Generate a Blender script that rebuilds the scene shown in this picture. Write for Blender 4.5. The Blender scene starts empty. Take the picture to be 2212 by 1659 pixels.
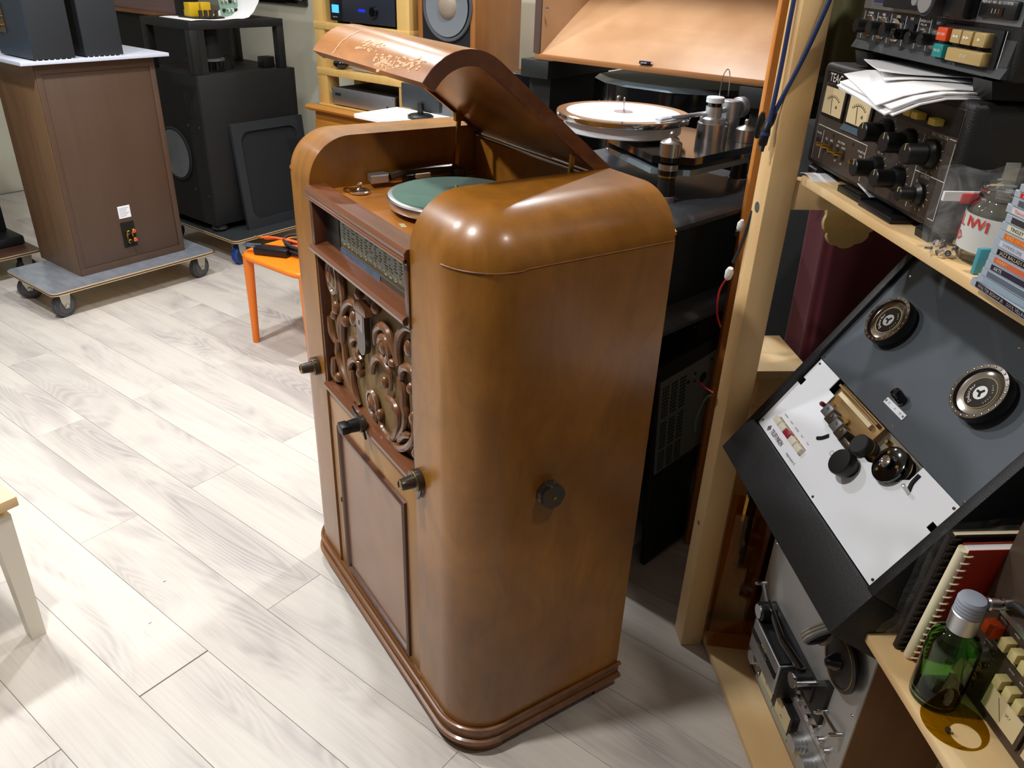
import bpy, bmesh, math, random
from mathutils import Vector, Matrix, Euler
random.seed(7)
sc = bpy.context.scene
COL = sc.collection
R = math.radians

# ------------------------------------------------------------------ camera
cam = bpy.data.cameras.new('camera')
cam.sensor_width = 36.0
cam.lens = 36.0 * 1710 / 2212
cam.clip_start = 0.05
co = bpy.data.objects.new('camera', cam)
COL.objects.link(co)
co.matrix_world = Matrix(((0.83647496, 0.23296281, -0.49602214, -0.5901),
                          (-0.54677485, 0.41541376, -0.72695851, -1.0235),
                          (0.03670013, 0.87929502, 0.47486142, 1.65),
                          (0, 0, 0, 1)))
sc.camera = co

# ------------------------------------------------------------------ frames
AV = R(19.2)                      # room axis v (towards the far wall); u is v + 90 degrees
AS = R(61.4)                      # pine shelving axis s (away); t = s - 90 degrees
_v = Vector((math.cos(AV), math.sin(AV), 0)); _u = Vector((-math.sin(AV), math.cos(AV), 0))
_s = Vector((math.cos(AS), math.sin(AS), 0)); _t = Vector((math.sin(AS), -math.cos(AS), 0))
def PW(v, u, z=0): return _v * v + _u * u + Vector((0, 0, z))
def PS(s, t, z=0): return _s * s + _t * t + Vector((0, 0, z))
RZ_S = R(-118.6)                  # local x = -s (viewer's right), local y = t (into the shelf)
RZ_U = AV                         # local x = v, local y = u      (front faces -u)
RZ_W = R(-70.8)                   # local x = -u, local y = v     (front faces -v)
RZ_C = R(-90)                     # radiogram

# ------------------------------------------------------------------ world, light, exposure
w = bpy.data.worlds.new('World'); sc.world = w; w.use_nodes = True
w.node_tree.nodes['Background'].inputs[0].default_value = (0.90, 0.95, 1.0, 1)
w.node_tree.nodes['Background'].inputs[1].default_value = 0.06
sc.view_settings.view_transform = 'Standard'
sc.view_settings.look = 'None'
sc.view_settings.exposure = 0.0
sc.view_settings.gamma = 1.0
sc.view_settings.use_curve_mapping = False
def lamp(x, y, z, power, size=0.11, col=(1, 0.965, 0.92), aim=None, spread=160):
    l = bpy.data.lights.new('ceiling_or_fill_lamp', 'AREA'); l.shape = 'DISK'; l.size = size
    l.energy = power; l.color = col; l.spread = R(spread)
    o = bpy.data.objects.new('ceiling_or_fill_lamp', l); COL.objects.link(o); o.location = (x, y, z)
    if aim:
        d = Vector(aim) - Vector((x, y, z)); o.rotation_euler = d.to_track_quat('-Z', 'Y').to_euler()
    return o
WARM = (1.0, 0.93, 0.84); COOL = (0.93, 0.97, 1.0)
NEUT = (1.0, 0.98, 0.96)
lamp(-0.85, 1.87, 2.70, 45, 0.16, COOL)
lamp(0.21, 2.16, 2.70, 26, 0.14, COOL)
lamp(1.18, 1.29, 2.70, 27, 0.12, COOL)
lamp(1.10, 3.30, 2.70, 9, 0.12, NEUT)
lamp(-0.80, 0.32, 2.70, 30, 0.14, NEUT)  # unseen fill, moved here to brighten the slanted machine and the shelving
lamp(0.45, -1.00, 2.70, 9, 0.12, WARM)  # unseen fill added over the shelf to brighten boards, papers and discs
lamp(2.0, 2.5, 2.70, 9, 0.12, WARM)
lamp(-1.0, 4.4, 2.70, 9, 0.12, COOL)

# ------------------------------------------------------------------ mesh helpers
AX = {'x': Vector((1, 0, 0)), 'y': Vector((0, 1, 0)), 'z': Vector((0, 0, 1)),
      '-x': Vector((-1, 0, 0)), '-y': Vector((0, -1, 0)), '-z': Vector((0, 0, -1))}
def amat(c, axis):
    a = AX[axis] if isinstance(axis, str) else Vector(axis).normalized()
    return Matrix.Translation(Vector(c)) @ a.to_track_quat('Z', 'Y').to_matrix().to_4x4()

class MB:
    """collects shapes for ONE mesh object"""
    def __init__(s): s.bm = bmesh.new()
    def box(s, x0, x1, y0, y1, z0, z1, bev=0.0, seg=2, M=None):
        r = bmesh.ops.create_cube(s.bm, size=1.0)
        m = Matrix.Translation(((x0+x1)/2, (y0+y1)/2, (z0+z1)/2)) @ Matrix.Diagonal((abs(x1-x0), abs(y1-y0), abs(z1-z0), 1))
        vs = r['verts']; bmesh.ops.transform(s.bm, matrix=m, verts=vs)
        if bev:
            es = list({e for v in vs for e in v.link_edges})
            g = bmesh.ops.bevel(s.bm, geom=es, offset=bev, segments=seg, profile=0.5, affect='EDGES')
            vs = list({v for f in g['faces'] for v in f.verts} | {v for v in vs if v.is_valid})
        if M: bmesh.ops.transform(s.bm, matrix=M, verts=vs)
        return s
    def lathe(s, prof, c=(0, 0, 0), axis='z', seg=28, cap=True, wob=None):
        """prof: list of (radius, height) along axis; wob(angle)->factor"""
        m = amat(c, axis); rings = []
        for r, h in prof:
            if r < 1e-6: rings.append([s.bm.verts.new(m @ Vector((0, 0, h)))])
            else:
                ring = []
                for i in range(seg):
                    a = 2*math.pi*i/seg; k = wob(a) if wob else 1.0
                    ring.append(s.bm.verts.new(m @ Vector((r*k*math.cos(a), r*k*math.sin(a), h))))
                rings.append(ring)
        for A, B in zip(rings, rings[1:]):
            if len(A) == 1 and len(B) == 1: continue
            for i in range(seg):
                j = (i+1) % seg
                if len(A) == 1: s.bm.faces.new((A[0], B[j], B[i]))
                elif len(B) == 1: s.bm.faces.new((A[i], A[j], B[0]))
                else: s.bm.faces.new((A[i], A[j], B[j], B[i]))
        if cap:
            if len(rings[0]) > 1: s.bm.faces.new(rings[0][::-1])
            if len(rings[-1]) > 1: s.bm.faces.new(rings[-1])
        return s
    def cyl(s, c, axis, r, h, seg=24, r2=None, ch=0.0):
        r2 = r if r2 is None else r2
        p = [(r, 0), (r2, h)] if not ch else [(r, 0), (r2, h-ch), (max(r2-ch, 1e-4), h)]
        return s.lathe(p, c, axis, seg)
    def tube(s, pts, r, seg=8, closed=False, sy=1.0, up=None):
        """swept tube, r a number or a list per point"""
        P = [Vector(p) for p in pts]; n = len(P); rings = []
        rr = r if isinstance(r, (list, tuple)) else [r]*n
        prev = None
        for i in range(n):
            if closed: d = P[(i+1) % n] - P[i-1]
            else: d = P[min(i+1, n-1)] - P[max(i-1, 0)]
            if d.length < 1e-9: d = Vector((0, 0, 1))
            d.normalize()
            if prev is None:
                a = Vector(up) if up else (Vector((0, 0, 1)) if abs(d.z) < 0.9 else Vector((1, 0, 0)))
            else: a = prev
            b = d.cross(a)
            if b.length < 1e-6: b = d.cross(Vector((0.3, 0.5, 0.8)))
            b.normalize(); a = b.cross(d).normalized(); prev = a
            rings.append([s.bm.verts.new(P[i] + (a*math.cos(t) * sy + b*math.sin(t))*rr[i]) for t in [2*math.pi*k/seg for k in range(seg)]])
        m = n if closed else n-1
        for i in range(m):
            A, B = rings[i], rings[(i+1) % n]
            for k in range(seg):
                j = (k+1) % seg; s.bm.faces.new((A[k], A[j], B[j], B[k]))
        if not closed:
            s.bm.faces.new(rings[0][::-1]); s.bm.faces.new(rings[-1])
        return s
    def prism(s, poly, plane, a, b):
        """poly in the two named axes ('xz', 'yz', 'xy'), extruded a..b along the third"""
        def mk(p, h):
            if plane == 'xz': return Vector((p[0], h, p[1]))
            if plane == 'yz': return Vector((h, p[0], p[1]))
            return Vector((p[0], p[1], h))
        A = [s.bm.verts.new(mk(p, a)) for p in poly]; B = [s.bm.verts.new(mk(p, b)) for p in poly]
        n = len(poly)
        s.bm.faces.new(A); s.bm.faces.new(B[::-1])
        for i in range(n):
            j = (i+1) % n; s.bm.faces.new((A[j], A[i], B[i], B[j]))
        return s
    def ball(s, c, r, seg=14, M=None):
        rx, ry, rz = (r, r, r) if not isinstance(r, (tuple, list)) else r
        g = bmesh.ops.create_uvsphere(s.bm, u_segments=seg, v_segments=max(6, seg//2), radius=1.0)
        m = Matrix.Translation(Vector(c)) @ (M or Matrix()) @ Matrix.Diagonal((rx, ry, rz, 1))
        bmesh.ops.transform(s.bm, matrix=m, verts=g['verts'])
        return s
    def grid(s, rows):
        """rows: list of lists of points -> quad sheet"""
        V = [[s.bm.verts.new(Vector(p)) for p in r] for r in rows]
        for A, B in zip(V, V[1:]):
            for i in range(len(A)-1): s.bm.faces.new((A[i], A[i+1], B[i+1], B[i]))
        return s
    def solid(s, rows, th):
        """a grid given thickness along its normals"""
        s.grid(rows); bmesh.ops.recalc_face_normals(s.bm, faces=s.bm.faces[:])
        bmesh.ops.solidify(s.bm, geom=s.bm.faces[:], thickness=th)
        return s
    def build(s, name, m, parent=None, sharp=34, smooth=True):
        bm = s.bm
        bmesh.ops.recalc_face_normals(bm, faces=bm.faces[:])
        lim = R(sharp)
        for e in bm.edges:
            if len(e.link_faces) == 2: e.smooth = e.calc_face_angle(0.0) < lim
        for f in bm.faces: f.smooth = smooth
        me = bpy.data.meshes.new(name); bm.to_mesh(me); bm.free()
        if m: me.materials.append(m)
        o = bpy.data.objects.new(name, me); COL.objects.link(o)
        if parent: o.parent = parent
        return o

def tag(o, label, cat, group=None, kind=None):
    o['label'] = label
    if cat: o['category'] = cat
    if group: o['group'] = group
    if kind: o['kind'] = kind
    return o
def thing(name, label, cat, loc=(0, 0, 0), rz=0.0, rx=0.0, ry=0.0, group=None):
    o = bpy.data.objects.new(name, None); COL.objects.link(o); o.empty_display_size = 0.05
    o.location = loc; o.rotation_euler = (rx, ry, rz)
    return tag(o, label, cat, group)
def place(o, loc, rz=0.0, rx=0.0, ry=0.0):
    o.location = loc; o.rotation_euler = (rx, ry, rz); return o
def struct(o): o['kind'] = 'structure'; return o
def box(name, m, parent, x0, x1, y0, y1, z0, z1, bev=0.0, seg=2):
    return MB().box(x0, x1, y0, y1, z0, z1, bev, seg).build(name, m, parent)
def arc(cx, cy, r, a0, a1, n):
    return [(cx + r*math.cos(R(a0+(a1-a0)*i/n)), cy + r*math.sin(R(a0+(a1-a0)*i/n))) for i in range(n+1)]
def smoothpath(pts, n=6, closed=False):
    """Catmull-Rom"""
    P = [Vector(p) for p in pts]; out = []; L = len(P)
    for i in range(L if closed else L-1):
        if closed: p0, p1, p2, p3 = P[i-1], P[i], P[(i+1) % L], P[(i+2) % L]
        else: p0, p1, p2, p3 = P[max(i-1, 0)], P[i], P[i+1], P[min(i+2, L-1)]
        for k in range(n):
            t = k/n
            out.append(0.5*((2*p1) + (p2-p0)*t + (2*p0-5*p1+4*p2-p3)*t*t + (-p0+3*p1-3*p2+p3)*t**3))
    if not closed: out.append(P[-1])
    return out
_txt = {}
def text(s, size, m, parent, x, z, y=-0.0006, align='LEFT', name='lettering', rot=None, sx=1.0, bold=0.0, ext=0.0002):
    """flat lettering standing on a front face (facing local -y)"""
    key = (s, align, bold)
    if key not in _txt:
        cu = bpy.data.curves.new('lettering', 'FONT'); cu.body = s; cu.size = 1.0; cu.align_x = align; cu.align_y = 'CENTER'
        cu.resolution_u = 1; cu.offset = bold
        to = bpy.data.objects.new('tmp', cu); COL.objects.link(to)
        dg = bpy.context.evaluated_depsgraph_get(); dg.update()
        me = bpy.data.meshes.new_from_object(to.evaluated_get(dg)); me.name = 'lettering'
        bpy.data.objects.remove(to); bpy.data.curves.remove(cu); _txt[key] = me
    me = _txt[key].copy(); me.materials.clear(); me.materials.append(m)
    o = bpy.data.objects.new(name, me); COL.objects.link(o); o.parent = parent
    o.location = (x, y, z); o.rotation_euler = rot if rot else (R(90), 0, 0); o.scale = (size*sx, size, size)
    return o
def clone(o, parent=None):
    c = o.copy(); COL.objects.link(c); c.parent = parent
    for ch in list(o.children): clone(ch, c)
    return c

# ------------------------------------------------------------------ materials
def _mat(name):
    m = bpy.data.materials.new(name); m.use_nodes = True
    nt = m.node_tree; return m, nt, nt.nodes['Principled BSDF']
def lin(c):
    f = lambda v: v/12.92 if v <= 0.04045 else ((v+0.055)/1.055)**2.4
    return tuple(f(v/255.0) for v in c)
def flat(name, rgb, rough=0.5, metal=0.0, spec=0.5, coat=0.0, emit=0.0, noise=0.0, nscale=30, bump=0.0, bscale=200, stretch=(1, 1, 1), trans=0.0, alpha=1.0, ior=1.45, sheen=0.0, coatr=0.08):
    m, nt, b = _mat(name); c = lin(rgb) + (1,)
    b.inputs['Base Color'].default_value = c; b.inputs['Roughness'].default_value = rough
    b.inputs['Metallic'].default_value = metal; b.inputs['Specular IOR Level'].default_value = spec
    b.inputs['Coat Weight'].default_value = coat; b.inputs['Coat Roughness'].default_value = coatr
    b.inputs['IOR'].default_value = ior; b.inputs['Transmission Weight'].default_value = trans
    b.inputs['Alpha'].default_value = alpha; b.inputs['Sheen Weight'].default_value = sheen
    if emit:
        b.inputs['Emission Color'].default_value = c; b.inputs['Emission Strength'].default_value = emit
    if noise or bump:
        tc = nt.nodes.new('ShaderNodeTexCoord'); mp = nt.nodes.new('ShaderNodeMapping'); mp.inputs['Scale'].default_value = stretch
        nt.links.new(tc.outputs['Object'], mp.inputs[0])
    if noise:
        n = nt.nodes.new('ShaderNodeTexNoise'); n.inputs['Scale'].default_value = nscale; n.inputs['Detail'].default_value = 5
        nt.links.new(mp.outputs[0], n.inputs['Vector'])
        mx = nt.nodes.new('ShaderNodeMix'); mx.data_type = 'RGBA'
        mx.inputs[6].default_value = tuple(v*(1-noise) for v in c[:3]) + (1,); mx.inputs[7].default_value = tuple(min(1, v*(1+noise)) for v in c[:3]) + (1,)
        nt.links.new(n.outputs[0], mx.inputs[0]); nt.links.new(mx.outputs[2], b.inputs['Base Color'])
    if bump:
        n2 = nt.nodes.new('ShaderNodeTexNoise'); n2.inputs['Scale'].default_value = bscale; n2.inputs['Detail'].default_value = 3
        nt.links.new(mp.outputs[0], n2.inputs['Vector'])
        bp = nt.nodes.new('ShaderNodeBump'); bp.inputs['Strength'].default_value = bump; bp.inputs['Distance'].default_value = 0.002
        nt.links.new(n2.outputs[0], bp.inputs['Height']); nt.links.new(bp.outputs[0], b.inputs['Normal'])
    return m
def wood(name, ca, cb, cc=None, axis='z', fine=40.0, big=3.0, rough=0.35, coat=0.0, strength=1.0, mottle=0.0, rings=0.0, coatr=0.12):
    """procedural grain along an axis of the object: two tones, plus blotches of a third"""
    m, nt, b = _mat(name); L = nt.links.new
    tc = nt.nodes.new('ShaderNodeTexCoord'); oi = nt.nodes.new('ShaderNodeObjectInfo')
    ad = nt.nodes.new('ShaderNodeVectorMath'); ad.operation = 'ADD'
    ms = nt.nodes.new('ShaderNodeVectorMath'); ms.operation = 'SCALE'; ms.inputs[0].default_value = (7.1, 3.3, 5.7)
    L(oi.outputs['Random'], ms.inputs['Scale']); L(tc.outputs['Object'], ad.inputs[0]); L(ms.outputs[0], ad.inputs[1])
    mp = nt.nodes.new('ShaderNodeMapping')
    sc_ = {'x': (0.05, 1, 1), 'y': (1, 0.05, 1), 'z': (1, 1, 0.05)}[axis]
    mp.inputs['Scale'].default_value = sc_; L(ad.outputs[0], mp.inputs[0])
    n1 = nt.nodes.new('ShaderNodeTexNoise'); n1.inputs['Scale'].default_value = fine; n1.inputs['Detail'].default_value = 6; n1.inputs['Roughness'].default_value = 0.65
    L(mp.outputs[0], n1.inputs['Vector'])
    n2 = nt.nodes.new('ShaderNodeTexNoise'); n2.inputs['Scale'].default_value = big; n2.inputs['Detail'].default_value = 3
    L(ad.outputs[0], n2.inputs['Vector'])
    cr = nt.nodes.new('ShaderNodeValToRGB'); cr.color_ramp.elements[0].position = 0.5-0.2/strength; cr.color_ramp.elements[1].position = 0.5+0.2/strength
    cr.color_ramp.elements[0].color = lin(ca)+(1,); cr.color_ramp.elements[1].color = lin(cb)+(1,)
    src = n1.outputs[0]
    if rings:
        wv = nt.nodes.new('ShaderNodeTexWave'); wv.wave_type = 'BANDS'; wv.bands_direction = {'x': 'Y', 'y': 'X', 'z': 'X'}[axis]
        wv.inputs['Scale'].default_value = rings; wv.inputs['Distortion'].default_value = 5.0; wv.inputs['Detail'].default_value = 2.0; wv.inputs['Detail Scale'].default_value = 1.0
        L(mp.outputs[0], wv.inputs['Vector'])
        mm = nt.nodes.new('ShaderNodeMath'); mm.operation = 'MULTIPLY_ADD'; mm.inputs[1].default_value = 0.35
        m2 = nt.nodes.new('ShaderNodeMath'); m2.operation = 'MULTIPLY'; m2.inputs[1].default_value = 0.65
        L(n1.outputs[0], m2.inputs[0]); L(wv.outputs[1], mm.inputs[0]); L(m2.outputs[0], mm.inputs[2]); src = mm.outputs[0]
    L(src, cr.inputs[0])
    out = cr.outputs[0]
    if cc:
        mx = nt.nodes.new('ShaderNodeMix'); mx.data_type = 'RGBA'
        r2 = nt.nodes.new('ShaderNodeValToRGB'); r2.color_ramp.elements[0].position = 0.38; r2.color_ramp.elements[1].position = 0.68
        r2.color_ramp.elements[0].color = (0, 0, 0, 1); r2.color_ramp.elements[1].color = (0.85, 0.85, 0.85, 1)
        L(n2.outputs[0], r2.inputs[0]); L(r2.outputs[0], mx.inputs[0]); L(out, mx.inputs[6]); mx.inputs[7].default_value = lin(cc)+(1,)
        out = mx.outputs[2]
    if mottle:
        m3 = nt.nodes.new('ShaderNodeMapping'); m3.inputs['Scale'].default_value = (1, 1, 0.45) if axis == 'z' else ((0.45, 1, 1) if axis == 'x' else (1, 0.45, 1)); L(ad.outputs[0], m3.inputs[0])
        n3 = nt.nodes.new('ShaderNodeTexNoise'); n3.inputs['Scale'].default_value = 11; n3.inputs['Detail'].default_value = 7; n3.inputs['Roughness'].default_value = 0.7; n3.inputs['Distortion'].default_value = 1.4
        L(m3.outputs[0], n3.inputs['Vector'])
        r3 = nt.nodes.new('ShaderNodeMapRange'); r3.inputs[1].default_value = 0.3; r3.inputs[2].default_value = 0.7; r3.inputs[3].default_value = 1-mottle; r3.inputs[4].default_value = 1+mottle*0.8; L(n3.outputs[0], r3.inputs[0])
        h3 = nt.nodes.new('ShaderNodeHueSaturation'); L(r3.outputs[0], h3.inputs['Value']); L(out, h3.inputs['Color']); out = h3.outputs[0]
    L(out, b.inputs['Base Color'])
    rr = nt.nodes.new('ShaderNodeMapRange'); rr.inputs[3].default_value = rough*0.8; rr.inputs[4].default_value = rough*1.25
    L(n1.outputs[0], rr.inputs[0]); L(rr.outputs[0], b.inputs['Roughness'])
    b.inputs['Coat Weight'].default_value = coat; b.inputs['Coat Roughness'].default_value = coatr
    bp = nt.nodes.new('ShaderNodeBump'); bp.inputs['Strength'].default_value = 0.06; bp.inputs['Distance'].default_value = 0.002
    L(n1.outputs[0], bp.inputs['Height']); L(bp.outputs[0], b.inputs['Normal'])
    return m
M = {}
M['veneer'] = wood('walnut_veneer', (148, 94, 26), (166, 110, 38), (116, 70, 12), 'z', 14, 2.6, 0.36, 0.35, coatr=0.2, mottle=0.22)
M['veneer_top'] = wood('walnut_veneer_across', (152, 94, 26), (168, 110, 36), (122, 72, 12), 'y', 26, 5, 0.30, 0.4, coatr=0.18, mottle=0.2)
M['veneer_front'] = wood('walnut_veneer_front', (162, 114, 56), (176, 128, 68), (148, 100, 44), 'z', 24, 3.2, 0.36, 0.3, coatr=0.25, mottle=0.12)
M['lid'] = wood('worn_lid_veneer', (160, 98, 36), (178, 116, 50), (120, 70, 20), 'x', 20, 6, 0.30, 0.4, coatr=0.2, mottle=0.25)
M['mahogany'] = wood('dark_mahogany', (92, 52, 30), (118, 70, 42), None, 'x', 40, 3, 0.30, 0.5)
M['mahogany_z'] = wood('dark_mahogany_upright', (70, 38, 24), (94, 52, 34), None, 'z', 40, 3, 0.30, 0.4)
M['plinth'] = wood('plinth_wood', (104, 64, 32), (136, 88, 46), None, 'x', 34, 3, 0.36, 0.3)
M['deckwood'] = wood('deck_veneer', (158, 98, 36), (172, 112, 46), (138, 82, 26), 'x', 24, 4, 0.28, 0.5)
M['carved'] = wood('carved_wood', (104, 66, 40), (132, 88, 56), None, 'z', 30, 6, 0.26, 0.6, coatr=0.15)
M['pine'] = wood('pine_planed', (222, 184, 128), (236, 204, 152), (214, 170, 110), 'z', 22, 3, 0.5, 0.0, 0.8)
M['pine_x'] = wood('pine_board', (228, 192, 136), (240, 212, 164), (220, 178, 120), 'x', 22, 4, 0.48, 0.0, 0.8)
M['pine_orange'] = wood('pine_varnished', (196, 120, 50), (222, 150, 74), None, 'z', 24, 3, 0.4, 0.2)
M['pine_yellow'] = wood('pine_lacquered', (206, 164, 92), (220, 182, 112), None, 'z', 18, 3, 0.4, 0.2)
M['oak_chest'] = wood('oak_lacquered', (170, 106, 32), (196, 132, 52), None, 'x', 24, 4, 0.3, 0.4)
M['rosewood'] = wood('brown_veneer', (76, 56, 42), (84, 62, 47), None, 'z', 30, 2, 0.5, 0.05, 0.6)
M['rosewood_l'] = wood('brown_veneer_side', (108, 78, 52), (124, 92, 62), None, 'z', 30, 2, 0.45, 0.1)
M['teak'] = wood('teak_veneer', (136, 84, 36), (156, 100, 46), (122, 72, 28), 'z', 24, 3, 0.4, 0.15)
M['horn'] = wood('horn_plywood', (164, 124, 88), (178, 138, 102), (152, 110, 74), 'x', 10, 5, 0.30, 0.35, 0.7, coatr=0.25)
M['horn_edge'] = wood('plywood_edge', (138, 88, 46), (168, 114, 66), None, 'x', 40, 4, 0.5)
M['walnut_side'] = wood('walnut_case', (98, 62, 30), (122, 80, 42), None, 'z', 26, 3, 0.45, 0.05)
M['purple_wood'] = wood('dark_plum_wood', (112, 82, 84), (136, 104, 104), None, 'x', 14, 4, 0.35, 0.2)
M['black'] = flat('black_paint', (22, 23, 24), 0.55, noise=0.2, nscale=18, bump=0.1)
M['black_matt'] = flat('black_matt', (14, 14, 15), 0.75)
M['black_gloss'] = flat('black_lacquer', (9, 9, 11), 0.10, coat=0.6)
M['black_vinyl'] = flat('black_vinyl', (27, 27, 28), 0.5, bump=0.45, bscale=420)
M['black_plastic'] = flat('black_plastic', (20, 20, 21), 0.38)
M['rubber'] = flat('grey_rubber', (70, 70, 74), 0.7)
M['rubber_dark'] = flat('dark_rubber', (42, 42, 44), 0.7)
M['bluerubber'] = flat('blue_rubber', (28, 60, 130), 0.5)
M['charcoal'] = flat('charcoal_board', (44, 47, 50), 0.5, noise=0.15, nscale=8)
M['slate'] = flat('slate_rack', (70, 74, 80), 0.32, noise=0.1, nscale=12)
M['chrome'] = flat('chrome', (225, 225, 228), 0.12, 1.0)
M['steel'] = flat('brushed_steel', (196, 196, 198), 0.28, 1.0)
M['alu'] = flat('satin_aluminium', (205, 208, 212), 0.42, 1.0)
M['silverpaint'] = flat('silver_panel', (186, 184, 180), 0.42, 0.55)
M['zinc'] = flat('zinc_plated', (190, 190, 182), 0.4, 0.8)
M['brass'] = flat('aged_brass', (176, 140, 70), 0.35, 1.0)
M['bronze'] = flat('dark_bakelite', (62, 52, 42), 0.32, 0.15, coat=0.3)
M['white'] = flat('white_paint', (232, 232, 230), 0.45)
M['offwhite'] = flat('cream_paint', (236, 230, 214), 0.4)
M['paper'] = flat('white_paper', (240, 239, 240), 0.8)
M['paper_cream'] = flat('cream_paper', (236, 224, 190), 0.8)
M['pearl'] = flat('frosted_acrylic', (222, 228, 236), 0.35, trans=0.0, coat=0.3)
M['greenfelt'] = flat('green_felt', (58, 96, 80), 0.9, noise=0.18, nscale=40, sheen=0.3)
M['grille'] = flat('woven_grille', (120, 96, 58), 0.8)
M['orange'] = flat('orange_plastic', (236, 122, 24), 0.35)
M['orange_cable'] = flat('orange_cable', (236, 96, 40), 0.45)
M['teacpanel'] = flat('umber_panel', (78, 68, 62), 0.42, 0.35)
M['greypanel'] = flat('gunmetal_panel', (74, 76, 78), 0.4, 0.4)
M['brownpanel'] = flat('brown_panel', (84, 70, 58), 0.45, 0.3)
M['meter'] = flat('meter_face', (222, 202, 158), 0.5)
M['print'] = flat('white_print', (228, 226, 218), 0.6)
M['print_dark'] = flat('dark_print', (88, 60, 76), 0.6)
M['print_gold'] = flat('gold_print', (196, 186, 128), 0.5)
M['yellowbtn'] = flat('yellow_button', (222, 190, 84), 0.4)
M['creambtn'] = flat('cream_button', (206, 190, 128), 0.4)
M['tanbtn'] = flat('tan_button', (184, 156, 102), 0.4)
M['redbtn'] = flat('orange_red_button', (222, 78, 28), 0.4)
M['tealbtn'] = flat('teal_button', (24, 138, 134), 0.4)
M['winebtn'] = flat('wine_button', (150, 30, 50), 0.4)
M['clearbtn'] = flat('ivory_button', (222, 216, 196), 0.3)
M['telwhite'] = flat('white_metal_panel', (240, 243, 248), 0.35)
M['teldark'] = flat('slate_metal_panel', (74, 80, 86), 0.5, 0.2)
M['mirror'] = flat('smoked_mirror', (196, 188, 182), 0.08, 1.0)
M['mech'] = flat('bronze_chassis', (160, 128, 84), 0.4, 0.5)
M['mech2'] = flat('tarnished_metal', (150, 142, 128), 0.38, 0.8)
M['greymetal'] = flat('grey_metal', (120, 122, 124), 0.4, 0.6)
M['darkred'] = flat('dark_red_plastic', (96, 32, 30), 0.4)
M['bluecable'] = flat('blue_cable', (36, 52, 96), 0.45)
M['redwire'] = flat('red_wire', (180, 34, 30), 0.5)
M['greenwire'] = flat('green_wire', (50, 110, 60), 0.5)
M['velvet'] = flat('wine_velvet', (74, 12, 24), 0.9, sheen=0.15, noise=0.2, nscale=14)
M['felt'] = flat('beige_felt', (196, 172, 116), 0.95, noise=0.18, nscale=60, bump=0.5, bscale=120)
M['cork'] = flat('cream_cloth', (230, 212, 170), 0.8)
M['cone'] = flat('grey_cone', (112, 116, 120), 0.55)
M['conecap'] = flat('taupe_dust_cap', (142, 126, 110), 0.5)
M['redcover'] = flat('red_cover', (178, 44, 16), 0.5)
M['bluebox'] = flat('blue_box', (30, 82, 200), 0.5)
M['foil'] = flat('silver_film', (168, 174, 184), 0.24, 0.55, noise=0.35, nscale=30, bump=1.0, bscale=60, stretch=(1, 0.35, 1))
M['phenolic'] = wood('phenolic_ply', (78, 50, 40), (92, 62, 48), None, 'x', 20, 3, 0.4)
M['plyedge'] = flat('ply_edge', (208, 184, 140), 0.6)
M['lightblue'] = flat('pale_blue_plastic', (70, 150, 168), 0.5)
M['bluescreen'] = flat('lit_blue_screen', (60, 150, 250), 0.3, emit=1.6)
M['bluescreen2'] = flat('lit_dark_blue_screen', (20, 40, 200), 0.3, emit=0.6)
M['pcb'] = flat('circuit_board_green', (120, 150, 130), 0.5)
M['yellowcap'] = flat('yellow_capacitor', (208, 168, 30), 0.4)
M['tape'] = flat('brown_tape', (62, 48, 38), 0.4)
def glass(name, rgb, rough=0.02, ior=1.45, thin=False, alpha=None):
    m, nt, b = _mat(name); b.inputs['Base Color'].default_value = lin(rgb)+(1,)
    b.inputs['Roughness'].default_value = rough; b.inputs['Transmission Weight'].default_value = 1.0; b.inputs['IOR'].default_value = ior
    return m
M['glass'] = glass('clear_glass', (244, 248, 246))
M['bottle'] = glass('green_bottle_glass', (156, 218, 132), 0.03)
M['amber'] = glass('amber_acrylic', (206, 168, 46), 0.03, 1.49)
M['smoke'] = glass('brown_smoked_acrylic', (200, 160, 100), 0.04, 1.3)
M['cap'] = glass('frosted_plastic', (196, 204, 220), 0.45, 1.3)
def film(name, rgb, a):
    m, nt, b = _mat(name); b.inputs['Base Color'].default_value = lin(rgb)+(1,); b.inputs['Roughness'].default_value = 0.15
    tc = nt.nodes.new('ShaderNodeTexCoord'); n = nt.nodes.new('ShaderNodeTexNoise'); n.inputs['Scale'].default_value = 18; n.inputs['Distortion'].default_value = 2.0
    nt.links.new(tc.outputs['Object'], n.inputs['Vector'])
    mr = nt.nodes.new('ShaderNodeMapRange'); mr.inputs[1].default_value = 0.4; mr.inputs[2].default_value = 0.75; mr.inputs[3].default_value = a*0.5; mr.inputs[4].default_value = a*2.0
    nt.links.new(n.outputs[0], mr.inputs[0]); nt.links.new(mr.outputs[0], b.inputs['Alpha'])
    bp = nt.nodes.new('ShaderNodeBump'); bp.inputs['Strength'].default_value = 0.5; bp.inputs['Distance'].default_value = 0.01
    nt.links.new(n.outputs[0], bp.inputs['Height']); nt.links.new(bp.outputs[0], b.inputs['Normal'])
    return m
M['film'] = film('clear_plastic_film', (240, 244, 248), 0.10)
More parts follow.
